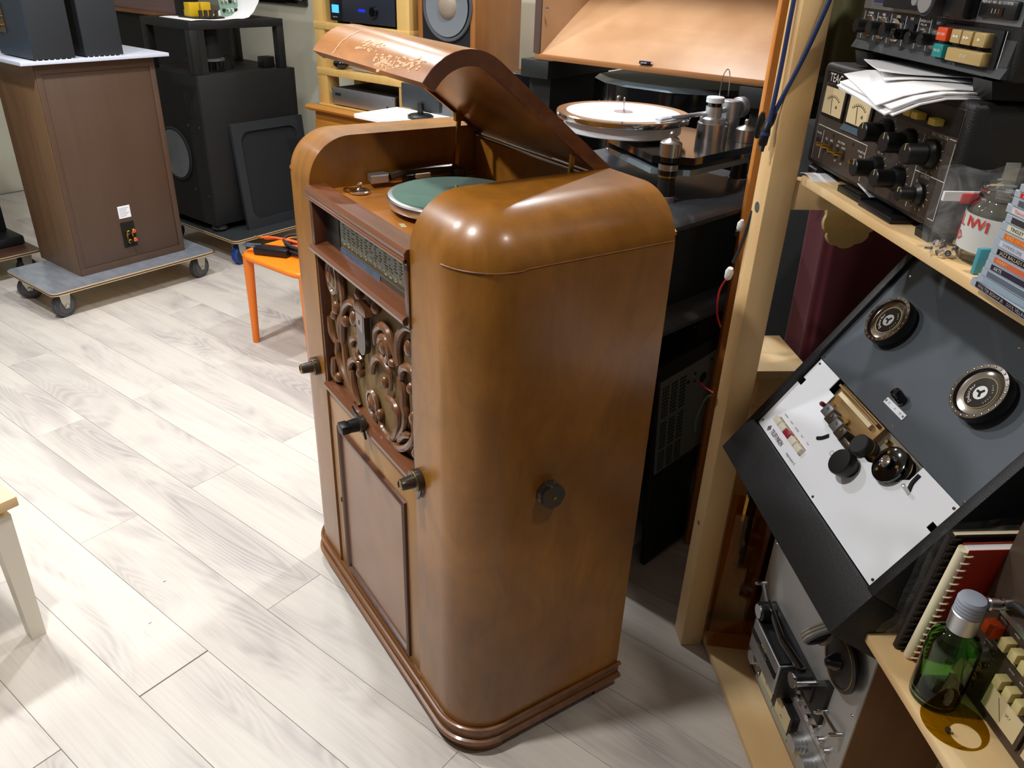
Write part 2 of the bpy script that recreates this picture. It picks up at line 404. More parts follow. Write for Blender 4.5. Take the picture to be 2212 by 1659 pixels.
def tinted(name, rgb, gloss=0.09):
    m = bpy.data.materials.new(name); m.use_nodes = True; nt = m.node_tree; nt.nodes.clear(); L = nt.links.new
    o = nt.nodes.new('ShaderNodeOutputMaterial'); t = nt.nodes.new('ShaderNodeBsdfTransparent'); t.inputs[0].default_value = lin(rgb)+(1,)
    g = nt.nodes.new('ShaderNodeBsdfGlossy'); g.inputs['Roughness'].default_value = 0.05
    lf = nt.nodes.new('ShaderNodeLayerWeight'); lf.inputs[0].default_value = 0.3; lp = nt.nodes.new('ShaderNodeMath'); lp.operation = 'POWER'; lp.inputs[1].default_value = 3.0; L(lf.outputs['Facing'], lp.inputs[0])
    lw = nt.nodes.new('ShaderNodeMath'); lw.operation = 'MULTIPLY_ADD'; lw.inputs[1].default_value = 0.5; lw.inputs[2].default_value = 0.04; L(lp.outputs[0], lw.inputs[0])
    mx = nt.nodes.new('ShaderNodeMixShader'); L(lw.outputs[0], mx.inputs[0]); L(t.outputs[0], mx.inputs[1]); L(g.outputs[0], mx.inputs[2]); L(mx.outputs[0], o.inputs[0])
    return m
M['smoke_sheet'] = tinted('amber_smoked_sheet', (232, 206, 138)); M['amber_sheet'] = tinted('amber_sheet', (210, 192, 84))
def plain(name, rgb, rough=0.5, **k):
    if name not in M: M[name] = flat(name, rgb, rough, **k)
    return M[name]
# ================================================================== the room
def plank_mat():
    m, nt, b = _mat('whitewashed_oak_laminate'); L = nt.links.new
    tc = nt.nodes.new('ShaderNodeTexCoord'); oi = nt.nodes.new('ShaderNodeObjectInfo')
    ms = nt.nodes.new('ShaderNodeVectorMath'); ms.operation = 'SCALE'; ms.inputs[0].default_value = (23.0, 9.0, 3.0); L(oi.outputs['Random'], ms.inputs['Scale'])
    ad = nt.nodes.new('ShaderNodeVectorMath'); ad.operation = 'ADD'; L(tc.outputs['Object'], ad.inputs[0]); L(ms.outputs[0], ad.inputs[1])
    def mapped(s):
        mp = nt.nodes.new('ShaderNodeMapping'); mp.inputs['Scale'].default_value = s; L(ad.outputs[0], mp.inputs[0]); return mp.outputs[0]
    def noise(vec, scale, detail, dist=0.0, rough=0.55):
        n = nt.nodes.new('ShaderNodeTexNoise'); n.inputs['Scale'].default_value = scale; n.inputs['Detail'].default_value = detail
        n.inputs['Distortion'].default_value = dist; n.inputs['Roughness'].default_value = rough; L(vec, n.inputs['Vector']); return n.outputs[0]
    fine = noise(mapped((120, 2.4, 1)), 1.0, 6, 0, 0.7)
    blot = noise(mapped((6.5, 1.6, 1)), 1.0, 3, 0.6)
    # growth rings: contour lines of a stretched noise field
    fld = noise(mapped((6.5, 1.05, 1)), 1.0, 1.6, 0.35, 0.4)
    mul = nt.nodes.new('ShaderNodeMath'); mul.operation = 'MULTIPLY'; mul.inputs[1].default_value = 190; L(fld, mul.inputs[0])
    sn = nt.nodes.new('ShaderNodeMath'); sn.operation = 'SINE'; L(mul.outputs[0], sn.inputs[0])
    ra = nt.nodes.new('ShaderNodeMapRange'); ra.inputs[1].default_value = -1; ra.inputs[2].default_value = 1; L(sn.outputs[0], ra.inputs[0])
    gate = nt.nodes.new('ShaderNodeMapRange'); gate.inputs[1].default_value = 0.46; gate.inputs[2].default_value = 0.66; L(blot, gate.inputs[0])
    rg = nt.nodes.new('ShaderNodeMath'); rg.operation = 'MULTIPLY'; L(ra.outputs[0], rg.inputs[0]); L(gate.outputs[0], rg.inputs[1])
    c1 = nt.nodes.new('ShaderNodeMix'); c1.data_type = 'RGBA'; c1.inputs[6].default_value = lin((206, 198, 188))+(1,); c1.inputs[7].default_value = lin((188, 179, 173))+(1,)
    g2 = nt.nodes.new('ShaderNodeMapRange'); g2.inputs[1].default_value = 0.42; g2.inputs[2].default_value = 0.72; L(blot, g2.inputs[0]); L(g2.outputs[0], c1.inputs[0])
    c2 = nt.nodes.new('ShaderNodeMix'); c2.data_type = 'RGBA'; c2.blend_type = 'MULTIPLY'; L(c1.outputs[2], c2.inputs[6]); c2.inputs[7].default_value = (0.72, 0.71, 0.73, 1)
    k = nt.nodes.new('ShaderNodeMath'); k.operation = 'MULTIPLY'; k.inputs[1].default_value = 0.8; L(rg.outputs[0], k.inputs[0]); L(k.outputs[0], c2.inputs[0])
    c3 = nt.nodes.new('ShaderNodeMix'); c3.data_type = 'RGBA'; c3.blend_type = 'MULTIPLY'; L(c2.outputs[2], c3.inputs[6]); c3.inputs[7].default_value = (0.86, 0.84, 0.83, 1)
    f2 = nt.nodes.new('ShaderNodeMapRange'); f2.inputs[1].default_value = 0.45; f2.inputs[2].default_value = 0.8; L(fine, f2.inputs[0]); L(f2.outputs[0], c3.inputs[0])
    c4 = nt.nodes.new('ShaderNodeHueSaturation'); L(c3.outputs[2], c4.inputs['Color'])
    vr = nt.nodes.new('ShaderNodeMapRange'); vr.inputs[3].default_value = 0.93; vr.inputs[4].default_value = 1.05; L(oi.outputs['Random'], vr.inputs[0]); L(vr.outputs[0], c4.inputs['Value'])
    L(c4.outputs[0], b.inputs['Base Color'])
    b.inputs['Roughness'].default_value = 0.42
    bp = nt.nodes.new('ShaderNodeBump'); bp.inputs['Strength'].default_value = 0.05; bp.inputs['Distance'].default_value = 0.001
    L(fine, bp.inputs['Height']); L(bp.outputs[0], b.inputs['Normal'])
    return m
M['plank'] = plank_mat()
M['joint'] = flat('floor_joint', (96, 80, 66), 0.9)
M['wall'] = flat('cream_wall', (214, 210, 190), 0.85, noise=0.03, nscale=4)
M['ceiling'] = flat('white_ceiling', (225, 225, 222), 0.9)
V0, V1, U0, U1 = -2.9, 2.75, -2.6, 5.6
fl = struct(MB().box(V0, V1, U0, U1, -0.06, -0.009).build('floor', M['joint'])); place(fl, (0, 0, 0), RZ_U)
PWID, PLEN = 0.192, 1.385
def plank_mesh(l):
    mb = MB(); g = 0.00045
    mb.box(-PWID/2+g, PWID/2-g, -l/2+g, l/2-g, -0.009, 0.0, 0.0007, 1)
    return mb
_pl = {}
k0 = int(math.floor((V0-0.04)/PWID)); k1 = int(math.floor((V1-0.04)/PWID))
for k in range(k0+1, k1):
    off = 0.745 if k % 2 == 0 else 0.03
    j0 = int(math.floor((U0-off)/PLEN)) + 1
    for j in range(j0, 6):
        a = off + j*PLEN; bb = a + PLEN
        if bb > U1: bb = U1
        if bb - a < 0.1: continue
        # leave out what the photograph cannot show (behind and far beside the camera)
        cv, cu = 0.04 + (k+0.5)*PWID, (a+bb)/2
        if cu < -1.0 and (cv < -0.6): continue
        key = round(bb-a, 3)
        if key not in _pl:
            o = plank_mesh(bb-a).build('plank', M['plank'], fl); _pl[key] = o.data
        else:
            o = bpy.data.objects.new('plank', _pl[key]); COL.objects.link(o); o.parent = fl
        o.location = (cv, cu, 0)
        # one end joint has opened up in front of the radiogram
        if k == -2 and abs(bb - 0.745) < 0.02: o.location.y -= 0.0026
        if k == -4 and abs(bb - 0.745) < 0.02: o.location.y -= 0.0012
wr = struct(MB().box(V1, V1+0.12, U0, U1, 0, 2.8).build('wall_right', M['wall'])); place(wr, (0, 0, 0), RZ_U)
wb = struct(MB().box(V0, V1, U1, U1+0.12, 0, 2.8).build('wall_back', M['wall'])); place(wb, (0, 0, 0), RZ_U)
ce = struct(MB().box(V0, V1+0.12, U0, U1+0.12, 2.8, 2.9).build('ceiling', M['ceiling'])); place(ce, (0, 0, 0), RZ_U)
bs_ = struct(MB().box(V1-0.014, V1, U0, U1, 0, 0.08, 0.003).build('baseboard_right', M['white'])); place(bs_, (0, 0, 0), RZ_U)
# specks of litter on the boards
for px, py, nm, lab in ((-0.43, 0.98, 'green_chip', 'tiny pale green paper chip on the floor boards'), (-0.50, 0.83, 'paper_scrap', 'tiny crumpled white scrap on the floor boards')):
    mb = MB(); mb.prism([(0, 0), (0.008, 0.002), (0.007, 0.007), (0.002, 0.009)], 'xy', 0.0002, 0.0035)
    o = mb.build(nm, plain(nm, (190, 226, 212) if 'green' in nm else (240, 240, 242))); tag(o, lab, 'litter'); o.location = (px, py, 0.0)
wire = MB().tube(smoothpath([(0, 0, 0.002), (0.02, 0.004, 0.003), (0.034, 0.012, 0.003), (0.036, 0.024, 0.002)], 4), 0.0012, 6).build('wire_clipping', M['black_plastic'])
tag(wire, 'bent black wire clipping on the floor under the orange chair', 'wire'); wire.location = (0.43, 2.12, 0.0)
# ================================================================== radiogram (local x: viewer's right, y: depth, z: up)
HW, PI_, TOPZ, DEP = 0.4605, 0.25, 1.282, 0.468
YF = 0.018
cab = thing('radiogram_cabinet', 'tall walnut radiogram with rounded corners, carved speaker front and lid propped open', 'radiogram', (0, 0.4625, 0), RZ_C)
def pillar(sg):
    bm = bmesh.new(); xs = sorted((sg*PI_, sg*HW))
    bmesh.ops.create_cube(bm, size=1.0)
    bmesh.ops.transform(bm, matrix=Matrix.Translation(((xs[0]+xs[1])/2, (YF+DEP)/2, (0.07+TOPZ)/2)) @ Matrix.Diagonal((xs[1]-xs[0], DEP-YF, TOPZ-0.07, 1)), verts=bm.verts[:])
    def on(e, f): return all(f(v.co) for v in e.verts)
    o_ = lambda c: abs(c.x - sg*HW) < 1e-4
    f_ = lambda c: abs(c.y - YF) < 1e-4
    t_ = lambda c: abs(c.z - TOPZ) < 1e-4
    es = [e for e in bm.edges if on(e, lambda c: o_(c) and f_(c)) or on(e, lambda c: f_(c) and t_(c)) or on(e, lambda c: o_(c) and t_(c))]
    bmesh.ops.bevel(bm, geom=es, offset=0.105, segments=12, profile=0.5, affect='EDGES')
    mb = MB(); mb.bm.free(); mb.bm = bm
    return mb.build('pillar', M['veneer'], cab, sharp=50)
pillar(1); pillar(-1)
for sg in (1, -1):   # cross-banded top cap line: a fine scratch bead where the cap veneer meets the side
    pts = [(sg*HW*1.0006, DEP-0.005, 1.192), (sg*HW*1.0006, YF+0.115, 1.192)]
    arcp = [(sg*(HW-0.105 + 0.1055*math.cos(R(a))), YF+0.105-0.1055*math.sin(R(a)), 1.190) for a in range(0, 86, 6)]
    MB().tube(pts + arcp, 0.0009, 5).build('cap_joint', M['plinth'], cab)
box('carcass', M['veneer_front'], cab, -PI_, PI_, 0.03, DEP-0.012, 0.072, 0.672)
box('carcass_top', M['mahogany'], cab, -PI_, PI_, 0.075, DEP-0.012, 0.672, 1.150)
box('back_panel', M['veneer_top'], cab, -PI_, PI_, DEP-0.016, DEP, 0.075, 1.262, 0.002)
def rrect(hx, y0, y1, r, n=8):
    """rounded front corners, square back"""
    p = [(hx, y1)] + [(hx-r+r*math.cos(R(a)), y0+r-r*math.sin(R(a))) for a in [90*i/n for i in range(n+1)]]
    return p + [(-x, y) for x, y in p[::-1]]
def ringpath(hx, y0, y1, r, z): return [(x, y, z) for x, y in rrect(hx, y0, y1, r, 10)]
# base: band with two half-round beads, four feet
bb_ = MB(); P_ = rrect(HW+0.004, YF-0.006, DEP+0.004, 0.108, 10); bb_.prism(P_, 'xy', 0.034, 0.080); bb_.build('base_band', M['plinth'], cab)
MB().tube(ringpath(HW+0.005, YF-0.007, DEP+0.006, 0.109, 0.079), 0.0055, 8, sy=1.0).build('base_bead', M['plinth'], cab)
MB().tube(ringpath(HW+0.006, YF-0.009, DEP+0.006, 0.110, 0.040), 0.0085, 8).build('base_bead', M['plinth'], cab)
def foot(sx, back):
    if back: poly = [(sx*HW, DEP), (sx*HW, DEP-0.065), (sx*(HW-0.02), DEP-0.065), (sx*(HW-0.02), DEP-0.02), (sx*(HW-0.10), DEP-0.02), (sx*(HW-0.10), DEP)]
    else:
        out = [(sx*(HW-0.108+0.108*math.cos(R(a))), YF+0.106-0.108*math.sin(R(a))) for a in range(0, 91, 9)]
        inn = [(sx*(HW-0.108+0.088*math.cos(R(a))), YF+0.106-0.088*math.sin(R(a))) for a in range(90, -1, -9)]
        poly = out + [(sx*(HW-0.185), YF-0.002), (sx*(HW-0.185), YF+0.018)] + inn
    MB().prism(poly, 'xy', 0.0, 0.034).build('foot', M['plinth'], cab)
for sx in (1, -1): foot(sx, False); foot(sx, True)
# deck
box('deck_board', M['deckwood'], cab, -PI_, PI_, 0.05, DEP-0.016, 1.150, 1.166)
mb = MB(); mb.prism([(0.008, 1.160), (0.006, 1.172), (0.012, 1.180), (0.055, 1.180), (0.058, 1.168), (0.058, 1.156), (0.03, 1.150), (0.012, 1.150)], 'yz', -PI_, PI_); mb.build('deck_front_rail', M['mahogany'], cab)
MB().tube([(-PI_, 0.008, 1.158), (PI_, 0.008, 1.158)], 0.0045, 8).build('rail_bead', M['mahogany'], cab)
# dial
dial = box('dial_glass', flat('dial_glass', (70, 66, 56), 0.10, coat=0.5), cab, -0.235, 0.232, 0.044, 0.05, 1.045, 1.152)
lab_ = box('dial_backing', flat('dial_black', (34, 34, 32), 0.35), dial, -0.235, -0.150, 0.0425, 0.0445, 1.045, 1.152)
mb = MB(); random.seed(3)
for c in range(15):
    for r_ in range(11):
        if random.random() < 0.18: continue
        x = -0.130 + c*0.0235 + random.uniform(-0.002, 0.002); z = 1.136 - r_*0.0062
        w_ = random.uniform(0.004, 0.014); mb.box(x, x+w_, 0.0430, 0.0438, z-0.0011, z+0.0011)
mb.build('dial_print', flat('dial_print', (158, 156, 90), 0.5), dial)
mb = MB()
for r_ in (1.141, 1.064): mb.box(-0.14, 0.225, 0.0432, 0.0438, r_-0.0004, r_+0.0004)
mb.build('dial_rule', flat('dial_rule', (120, 116, 92), 0.5), dial)
box('dial_blue_reflection', flat('painted_blue_reflection', (74, 104, 132), 0.25, noise=0.5, nscale=30), dial, -0.150, 0.06, 0.0428, 0.0440, 1.046, 1.060)  # blue reflection in the dial glass, painted on as a flat strip
for sx in (1, -1): box('dial_jamb', M['mahogany_z'], cab, sx*0.232, sx*PI_, 0.014, 0.075, 1.022, 1.152, 0.002)
mb = MB(); mb.prism([(0.006, 1.030), (0.004, 1.038), (0.010, 1.044), (0.044, 1.050), (0.06, 1.050), (0.06, 1.026), (0.014, 1.026)], 'yz', -PI_, 0.240); mb.build('dial_sill', M['mahogany'], cab)
# speaker front
def cloth_mat():
    m, nt, b = _mat('woven_speaker_cloth'); L = nt.links.new
    tc = nt.nodes.new('ShaderNodeTexCoord'); mp = nt.nodes.new('ShaderNodeMapping'); mp.inputs['Scale'].default_value = (1, 1, 1); L(tc.outputs['Object'], mp.inputs[0])
    sep = nt.nodes.new('ShaderNodeSeparateXYZ'); L(mp.outputs[0], sep.inputs[0])
    def sn(o, k):
        a = nt.nodes.new('ShaderNodeMath'); a.operation = 'MULTIPLY'; a.inputs[1].default_value = k; L(o, a.inputs[0])
        s_ = nt.nodes.new('ShaderNodeMath'); s_.operation = 'SINE'; L(a.outputs[0], s_.inputs[0]); return s_.outputs[0]
    mu = nt.nodes.new('ShaderNodeMath'); mu.operation = 'MULTIPLY'; L(sn(sep.outputs[0], 1250), mu.inputs[0]); L(sn(sep.outputs[2], 1250), mu.inputs[1])
    r_ = nt.nodes.new('ShaderNodeMapRange'); r_.inputs[1].default_value = -1; r_.inputs[2].default_value = 1; L(mu.outputs[0], r_.inputs[0])
    mx = nt.nodes.new('ShaderNodeMix'); mx.data_type = 'RGBA'; mx.inputs[6].default_value = lin((84, 60, 36))+(1,); mx.inputs[7].default_value = lin((162, 132, 82))+(1,)
    L(r_.outputs[0], mx.inputs[0]); L(mx.outputs[2], b.inputs['Base Color']); b.inputs['Roughness'].default_value = 0.7
    return m
M['cloth'] = cloth_mat()
box('speaker_cloth', M['cloth'], cab, -PI_, PI_, 0.045, 0.055, 0.668, 1.028)
for sx in (1, -1): box('speaker_jamb', M['mahogany_z'], cab, sx*0.240, sx*PI_, 0.020, 0.050, 0.672, 1.026, 0.0015)
mb = MB(); mb.prism([(0.012, 0.664), (0.012, 0.672), (0.020, 0.680), (0.05, 0.684), (0.05, 0.664)], 'yz', -PI_, PI_); mb.build('speaker_sill', M['mahogany'], cab)
SCROLLS = [
 [(-.156,.818),(-.156,.844),(-.148,.884),(-.133,.92),(-.096,.948),(-.064,.952),(-.052,.933),(-.069,.905)],
 [(-.152,.819),(-.147,.789),(-.139,.755),(-.125,.723),(-.104,.699),(-.079,.687)],
 [(-.192,.811),(-.196,.779),(-.18,.753),(-.155,.731),(-.128,.708),(-.1,.687)],
 [(-.096,.835),(-.096,.853),(-.068,.872),(-.048,.868),(-.064,.836),(-.049,.822)],
 [(-.118,.732),(-.122,.762),(-.115,.787),(-.086,.808),(-.063,.805),(-.058,.778)],
 [(-.112,.767),(-.109,.73),(-.095,.704),(-.076,.688)],
 [(.037,.898),(.042,.932),(.076,.957),(.105,.952),(.122,.93),(.137,.908),(.145,.893)],
 [(.093,.88),(.106,.909),(.093,.932),(.07,.929),(.056,.909),(.065,.896)],
 [(.011,.815),(.02,.847),(.052,.874),(.082,.872),(.108,.853),(.105,.817)],
 [(.085,.792),(.118,.791),(.139,.774),(.133,.733),(.102,.691),(.062,.688),(.042,.70),(.038,.719)],
 [(.153,.899),(.148,.932),(.158,.967),(.189,.998),(.222,1.004),(.240,.985)],
 [(.16,.87),(.166,.894),(.19,.911),(.215,.909),(.232,.885)],
 [(.151,.872),(.168,.847),(.168,.813),(.174,.792),(.161,.748),(.112,.693)],
 [(.101,.688),(.137,.688),(.178,.711),(.209,.749),(.215,.787)],
 [(.139,.707),(.17,.738),(.195,.748)],
 [(-.159,.89),(-.172,.854),(-.171,.822)],
 [(-.229,.748),(-.233,.704),(-.214,.688)],
 [(-.150,1.012),(-.140,.985),(-.137,.946),(-.150,.90)],
 [(.200,.800),(.222,.78),(.235,.74),(.225,.70)],
 [(-.235,.86),(-.226,.82),(-.205,.80)]]
for i, s_ in enumerate(SCROLLS):
    p2 = smoothpath([(x, 0.036, z) for x, z in s_], 5); n = len(p2)
    rr = [0.0095*(0.55+0.45*math.sin(math.pi*min(1, 0.12+k/n))) for k in range(n)]
    MB().tube(p2, rr, 8, up=(0, 1, 0)).build('scroll', M['carved'], cab)
for (x, z, rx_, rz_) in [(-.188,.899,.011,.018),(-.202,.876,.010,.014),(-.08,.913,.013,.020),(-.068,.828,.011,.015),(-.062,.783,.010,.014),(.078,.908,.013,.018),(.076,.822,.010,.015),(.040,.722,.010,.014),(.2,.957,.014,.020),(.204,.868,.010,.014),(.004,.734,.022,.026),(-.205,.704,.012,.014),(.119,.889,.012,.010),(.044,.986,.014,.016),(-.132,.887,.011,.016),(.212,.80,.012,.018),(-.1955,.976,.026,.036),(-.0434,.987,.010,.015),(.22,.72,.012,.014)]:
    mb = MB(); mb.ball((x, 0.038, z), (rx_, 0.012, rz_), 14); o = mb.build('boss', M['carved'], cab)
    if rx_ > 0.02:
        MB().tube([(x+rx_*1.15*math.cos(a), 0.036, z+rz_*1.15*math.sin(a)) for a in [2*math.pi*k/20 for k in range(20)]], 0.006, 6, True).build('boss_ring', M['carved'], o)
        MB().ball((x, 0.028, z), (rx_*0.42, 0.006, rz_*0.42), 10).build('boss_centre', M['carved'], o)
mb = MB()
for k in range(9): mb.prism([(-.028+k*.0068, .962), (-.024+k*.0068, .990-abs(k-4)*.002), (-.021+k*.0068, .962)], 'xz', 0.016, 0.034)
mb.build('crown', M['carved'], cab)
# name plaque with pale border
px0, px1, pz0, pz1 = -.026, .016, .858, .962
def pq(i): return [(px0+i, pz1-i), (px0+i, pz0+0.03)] + [((px0+px1)/2-(px1-px0-2*i)/2*math.cos(R(a)), pz0+0.03-(0.030-i)*math.sin(R(a))) for a in range(15, 166, 15)] + [(px1-i, pz0+0.03), (px1-i, pz1-i)]
pl_ = MB().prism(pq(0), 'xz', 0.020, 0.034).build('plaque', M['bronze'], cab)
MB().prism(pq(0.0004), 'xz', 0.0192, 0.0205).build('plaque_border', M['print'], pl_)
MB().prism(pq(0.0022), 'xz', 0.0186, 0.0195).build('plaque_face', flat('plaque_dark', (40, 28, 30), 0.25, coat=0.4), pl_)
MB().prism([(px0+.004, pz1-.004), (px0+.004, .925), (px1-.004, .914), (px1-.004, pz1-.004)], 'xz', 0.0180, 0.0188).build('plaque_panel', flat('plaque_grey', (150, 136, 132), 0.35, 0.4), pl_)
box('plaque_slot', M['black_matt'], pl_, -.008, -.004, .0174, .0182, .932, .942)
# door
dr = box('door', M['veneer_front'], cab, -0.244, 0.249, YF+0.004, 0.034, 0.082, 0.660, 0.002)
mb = MB()
def frame(mb, x0, x1, z0, z1, w_, y0, y1):
    prof = [(0, y1), (0, y0+0.003), (w_*0.3, y0), (w_*0.6, y0+0.003), (w_*0.75, y0+0.002), (w_, y1)]
    cs = [(x0, z0, 1, 1), (x1, z0, -1, 1), (x1, z1, -1, -1), (x0, z1, 1, -1)]
    rows = [[mb.bm.verts.new((cx+sx*d, y, cz+sz*d)) for d, y in prof] for cx, cz, sx, sz in cs]
    for i in range(4):
        A, B = rows[i], rows[(i+1) % 4]
        for k in range(len(prof)-1): mb.bm.faces.new((A[k], A[k+1], B[k+1], B[k]))
frame(mb, -0.188, 0.196, 0.108, 0.580, 0.017, 0.012, 0.024); mb.build('door_moulding', M['mahogany_z'], dr)
box('door_panel', wood('figured_walnut', (140, 98, 66), (158, 114, 80), (132, 92, 62), 'z', 14, 5, 0.33, 0.3, coatr=0.25), dr, -0.172, 0.180, 0.0205, 0.025, 0.124, 0.564)
box('keyhole', M['black_matt'], dr, -0.2165, -0.2125, 0.0205, 0.023, 0.318, 0.332)
box('door_gap', M['mahogany_z'], cab, -0.250, -0.244, 0.021, 0.034, 0.082, 0.665)
mb = MB(); mb.prism([(0.006, 0.066), (0.020, 0.086), (0.03, 0.086), (0.03, 0.066)], 'yz', -PI_, PI_); mb.build('door_sill', M['plinth'], cab)
# control knobs
def ctrl(x, z, lever=True):
    k = MB().lathe([(0.022, 0), (0.024, 0.003), (0.024, 0.017), (0.021, 0.020)], (x, YF+0.002, z), '-y', 30, wob=lambda a: 1+0.012*math.sin(a*30)).build('control_knob', M['bronze'], cab)
    MB().tube([(x+0.0225*math.cos(a), YF-0.016, z+0.0225*math.sin(a)) for a in [2*math.pi*i/24 for i in range(24)]], 0.0012, 5, True).build('brass_ring', M['brass'], k)
    MB().lathe([(0.0145, 0), (0.0145, 0.003), (0.0125, 0.026), (0.0105, 0.028), (0.0100, 0.027), (0.0, 0.027)], (x, YF-0.018, z), '-y', 24, wob=lambda a: 1+0.015*math.sin(a*24)).build('inner_knob', M['bronze'], k)
    MB().tube([(x+0.0108*math.cos(a), YF-0.0462, z+0.0108*math.sin(a)) for a in [2*math.pi*i/20 for i in range(20)]], 0.0009, 5, True).build('brass_ring', M['brass'], k)
    if lever:
        MB().prism([(x+0.002, z-0.012), (x+0.020, z-0.004), (x+0.014, z-0.030), (x+0.004, z-0.046), (x-0.002, z-0.052), (x-0.006, z-0.050), (x+0.004, z-0.030)], 'xz', YF-0.008, YF-0.004).build('lever', M['bronze'], k)
ctrl(0.272, 0.692); ctrl(-0.300, 0.700, False)
k = MB().lathe([(0.020, 0), (0.020, 0.016), (0.016, 0.018)], (-0.006, 0.016, 0.682), '-y', 26).build('control_knob', M['bronze'], cab)
MB().lathe([(0.017, 0), (0.015, 0.022)], (-0.006, -0.002, 0.682), '-y', 22, wob=lambda a: 1+0.02*math.sin(a*18)).build('inner_knob', M['black_plastic'], k)
MB().box(-0.022, 0.010, -0.044, -0.024, 0.673, 0.693, 0.002).build('pointer_bar', M['black_plastic'], k)
MB().prism([(-0.05, 0.708), (-0.034, 0.700), (-0.014, 0.700), (-0.012, 0.692), (0.016, 0.668), (0.022, 0.654), (0.010, 0.660), (-0.012, 0.676), (-0.030, 0.690), (-0.046, 0.696)], 'xz', 0.004, 0.009).build('lever', M['black_plastic'], k)
# knob on the right-hand side
kb = MB().lathe([(0.026, 0), (0.026, 0.006), (0.021, 0.010), (0.024, 0.014), (0.027, 0.020), (0.026, 0.027), (0.0, 0.028)], (HW-0.001, 0.205, 0.711), 'x', 40, wob=lambda a: 1+0.07*abs(math.cos(3.5*a))-0.03).build('side_knob', M['bronze'], cab)
MB().cyl((HW+0.0265, 0.205, 0.711), 'x', 0.004, 0.002, 12).build('knob_screw', M['brass'], kb)
MB().lathe([(0.0, 0), (0.005, 0.001), (0.006, 0.004), (0.0, 0.008)], (HW-0.008, DEP-0.001, 1.205), 'y', 12).build('back_screw', M['brass'], cab)
# gramophone deck fittings
pc = (0.022, 0.245)
pt = MB().lathe([(0.140, 0), (0.146, 0.003), (0.1485, 0.008), (0.1485, 0.020), (0.146, 0.0235), (0.140, 0.0245), (0.0, 0.0245)], (pc[0], pc[1], 1.176), 'z', 64).build('platter', M['steel'], cab)
MB().lathe([(0.137, 0), (0.137, 0.0016), (0.134, 0.003), (0.0, 0.003)], (pc[0], pc[1], 1.2002), 'z', 64).build('felt_mat', M['greenfelt'], pt)
MB().cyl((pc[0], pc[1], 1.203), 'z', 0.0035, 0.014, 12).build('spindle', M['chrome'], pt)
MB().cyl((pc[0], pc[1], 1.166), 'z', 0.03, 0.011, 24).build('hub', M['black_matt'], pt)
cup = MB().lathe([(0.020, 0), (0.0235, 0.002), (0.0235, 0.006), (0.020, 0.008), (0.008, 0.0085), (0.004, 0.012), (0.004, 0.016), (0.0065, 0.020), (0.0065, 0.024), (0.0, 0.028)], (-0.186, 0.112, 1.166), 'z', 28).build('needle_cup', M['chrome'], cab)
MB().tube([(-0.213+0.017*math.cos(a), 0.100+0.014*math.sin(a), 1.169) for a in [2*math.pi*i/20 for i in range(20)]], 0.002, 6, True).build('needle_ring', M['brass'], cab)
ta = MB().tube(smoothpath([(-0.222, 0.205, 1.185), (-0.224, 0.24, 1.190), (-0.222, 0.30, 1.192), (-0.215, 0.38, 1.192)], 5), [0.010]*5+[0.0085]*11, 8).build('pickup_arm', M['bronze'], cab)
mb = MB(); mb.prism([(-0.242, 0.157), (-0.206, 0.150), (-0.204, 0.192), (-0.226, 0.205), (-0.244, 0.196)], 'xy', 1.178, 1.194); mb.build('pickup_head', M['alu'], ta)
box('arm_rest', M['black_plastic'], ta, -0.232, -0.206, 0.240, 0.262, 1.166, 1.188, 0.002)
box('arm_clip', M['cork'], ta, -0.206, -0.198, 0.262, 0.30, 1.180, 1.190, 0.001)
MB().cyl((-0.213, 0.385, 1.166), 'z', 0.018, 0.024, 20, ch=0.004).build('arm_pivot', M['bronze'], ta)
box('metal_strip', M['zinc'], cab, -0.246, -0.236, 0.30, 0.44, 1.168, 1.172)
tg = MB().prism([(0.062, 0.088), (0.088, 0.082), (0.092, 0.092), (0.066, 0.098)], 'xy', 1.1662, 1.1668).build('maker_tag', flat('worn_tag', (160, 150, 104), 0.5), cab)
# lid, propped open about the hinge at the back
LX, HY, HZ, ANG = 0.2485, DEP-0.004, 1.272, 37.5
def rot(p):
    y, z = p[0]-HY, p[1]-HZ; c, s_ = math.cos(R(ANG)), math.sin(R(ANG))
    return (HY + y*c + z*s_, HZ - y*s_ + z*c)
def lidprof(ins, tail=0.0):
    r_ = 0.105-ins
    yf, zt = YF+0.002+ins, TOPZ+0.004-ins
    p = [(yf, 1.170+tail), (yf, zt-r_)] + [(yf+r_-r_*math.cos(R(a)), zt-r_+r_*math.sin(R(a))) for a in range(9, 91, 9)] + [(HY+0.004, zt)]
    return p
outer = [rot(p) for p in lidprof(0)]; inner = [rot(p) for p in lidprof(0.020)]
lid = MB().prism(outer + inner[::-1], 'yz', -LX, LX).build('lid', M['lid'], cab, sharp=40)
rim = [rot(p) for p in lidprof(0.0004)]; rin = [rot(p) for p in lidprof(0.027, 0.001)]
for sx in (1, -1): MB().prism(rim + rin[::-1], 'yz', sx*(LX-0.012), sx*(LX+0.0012)).build('lid_rim', M['mahogany'], lid, sharp=40)
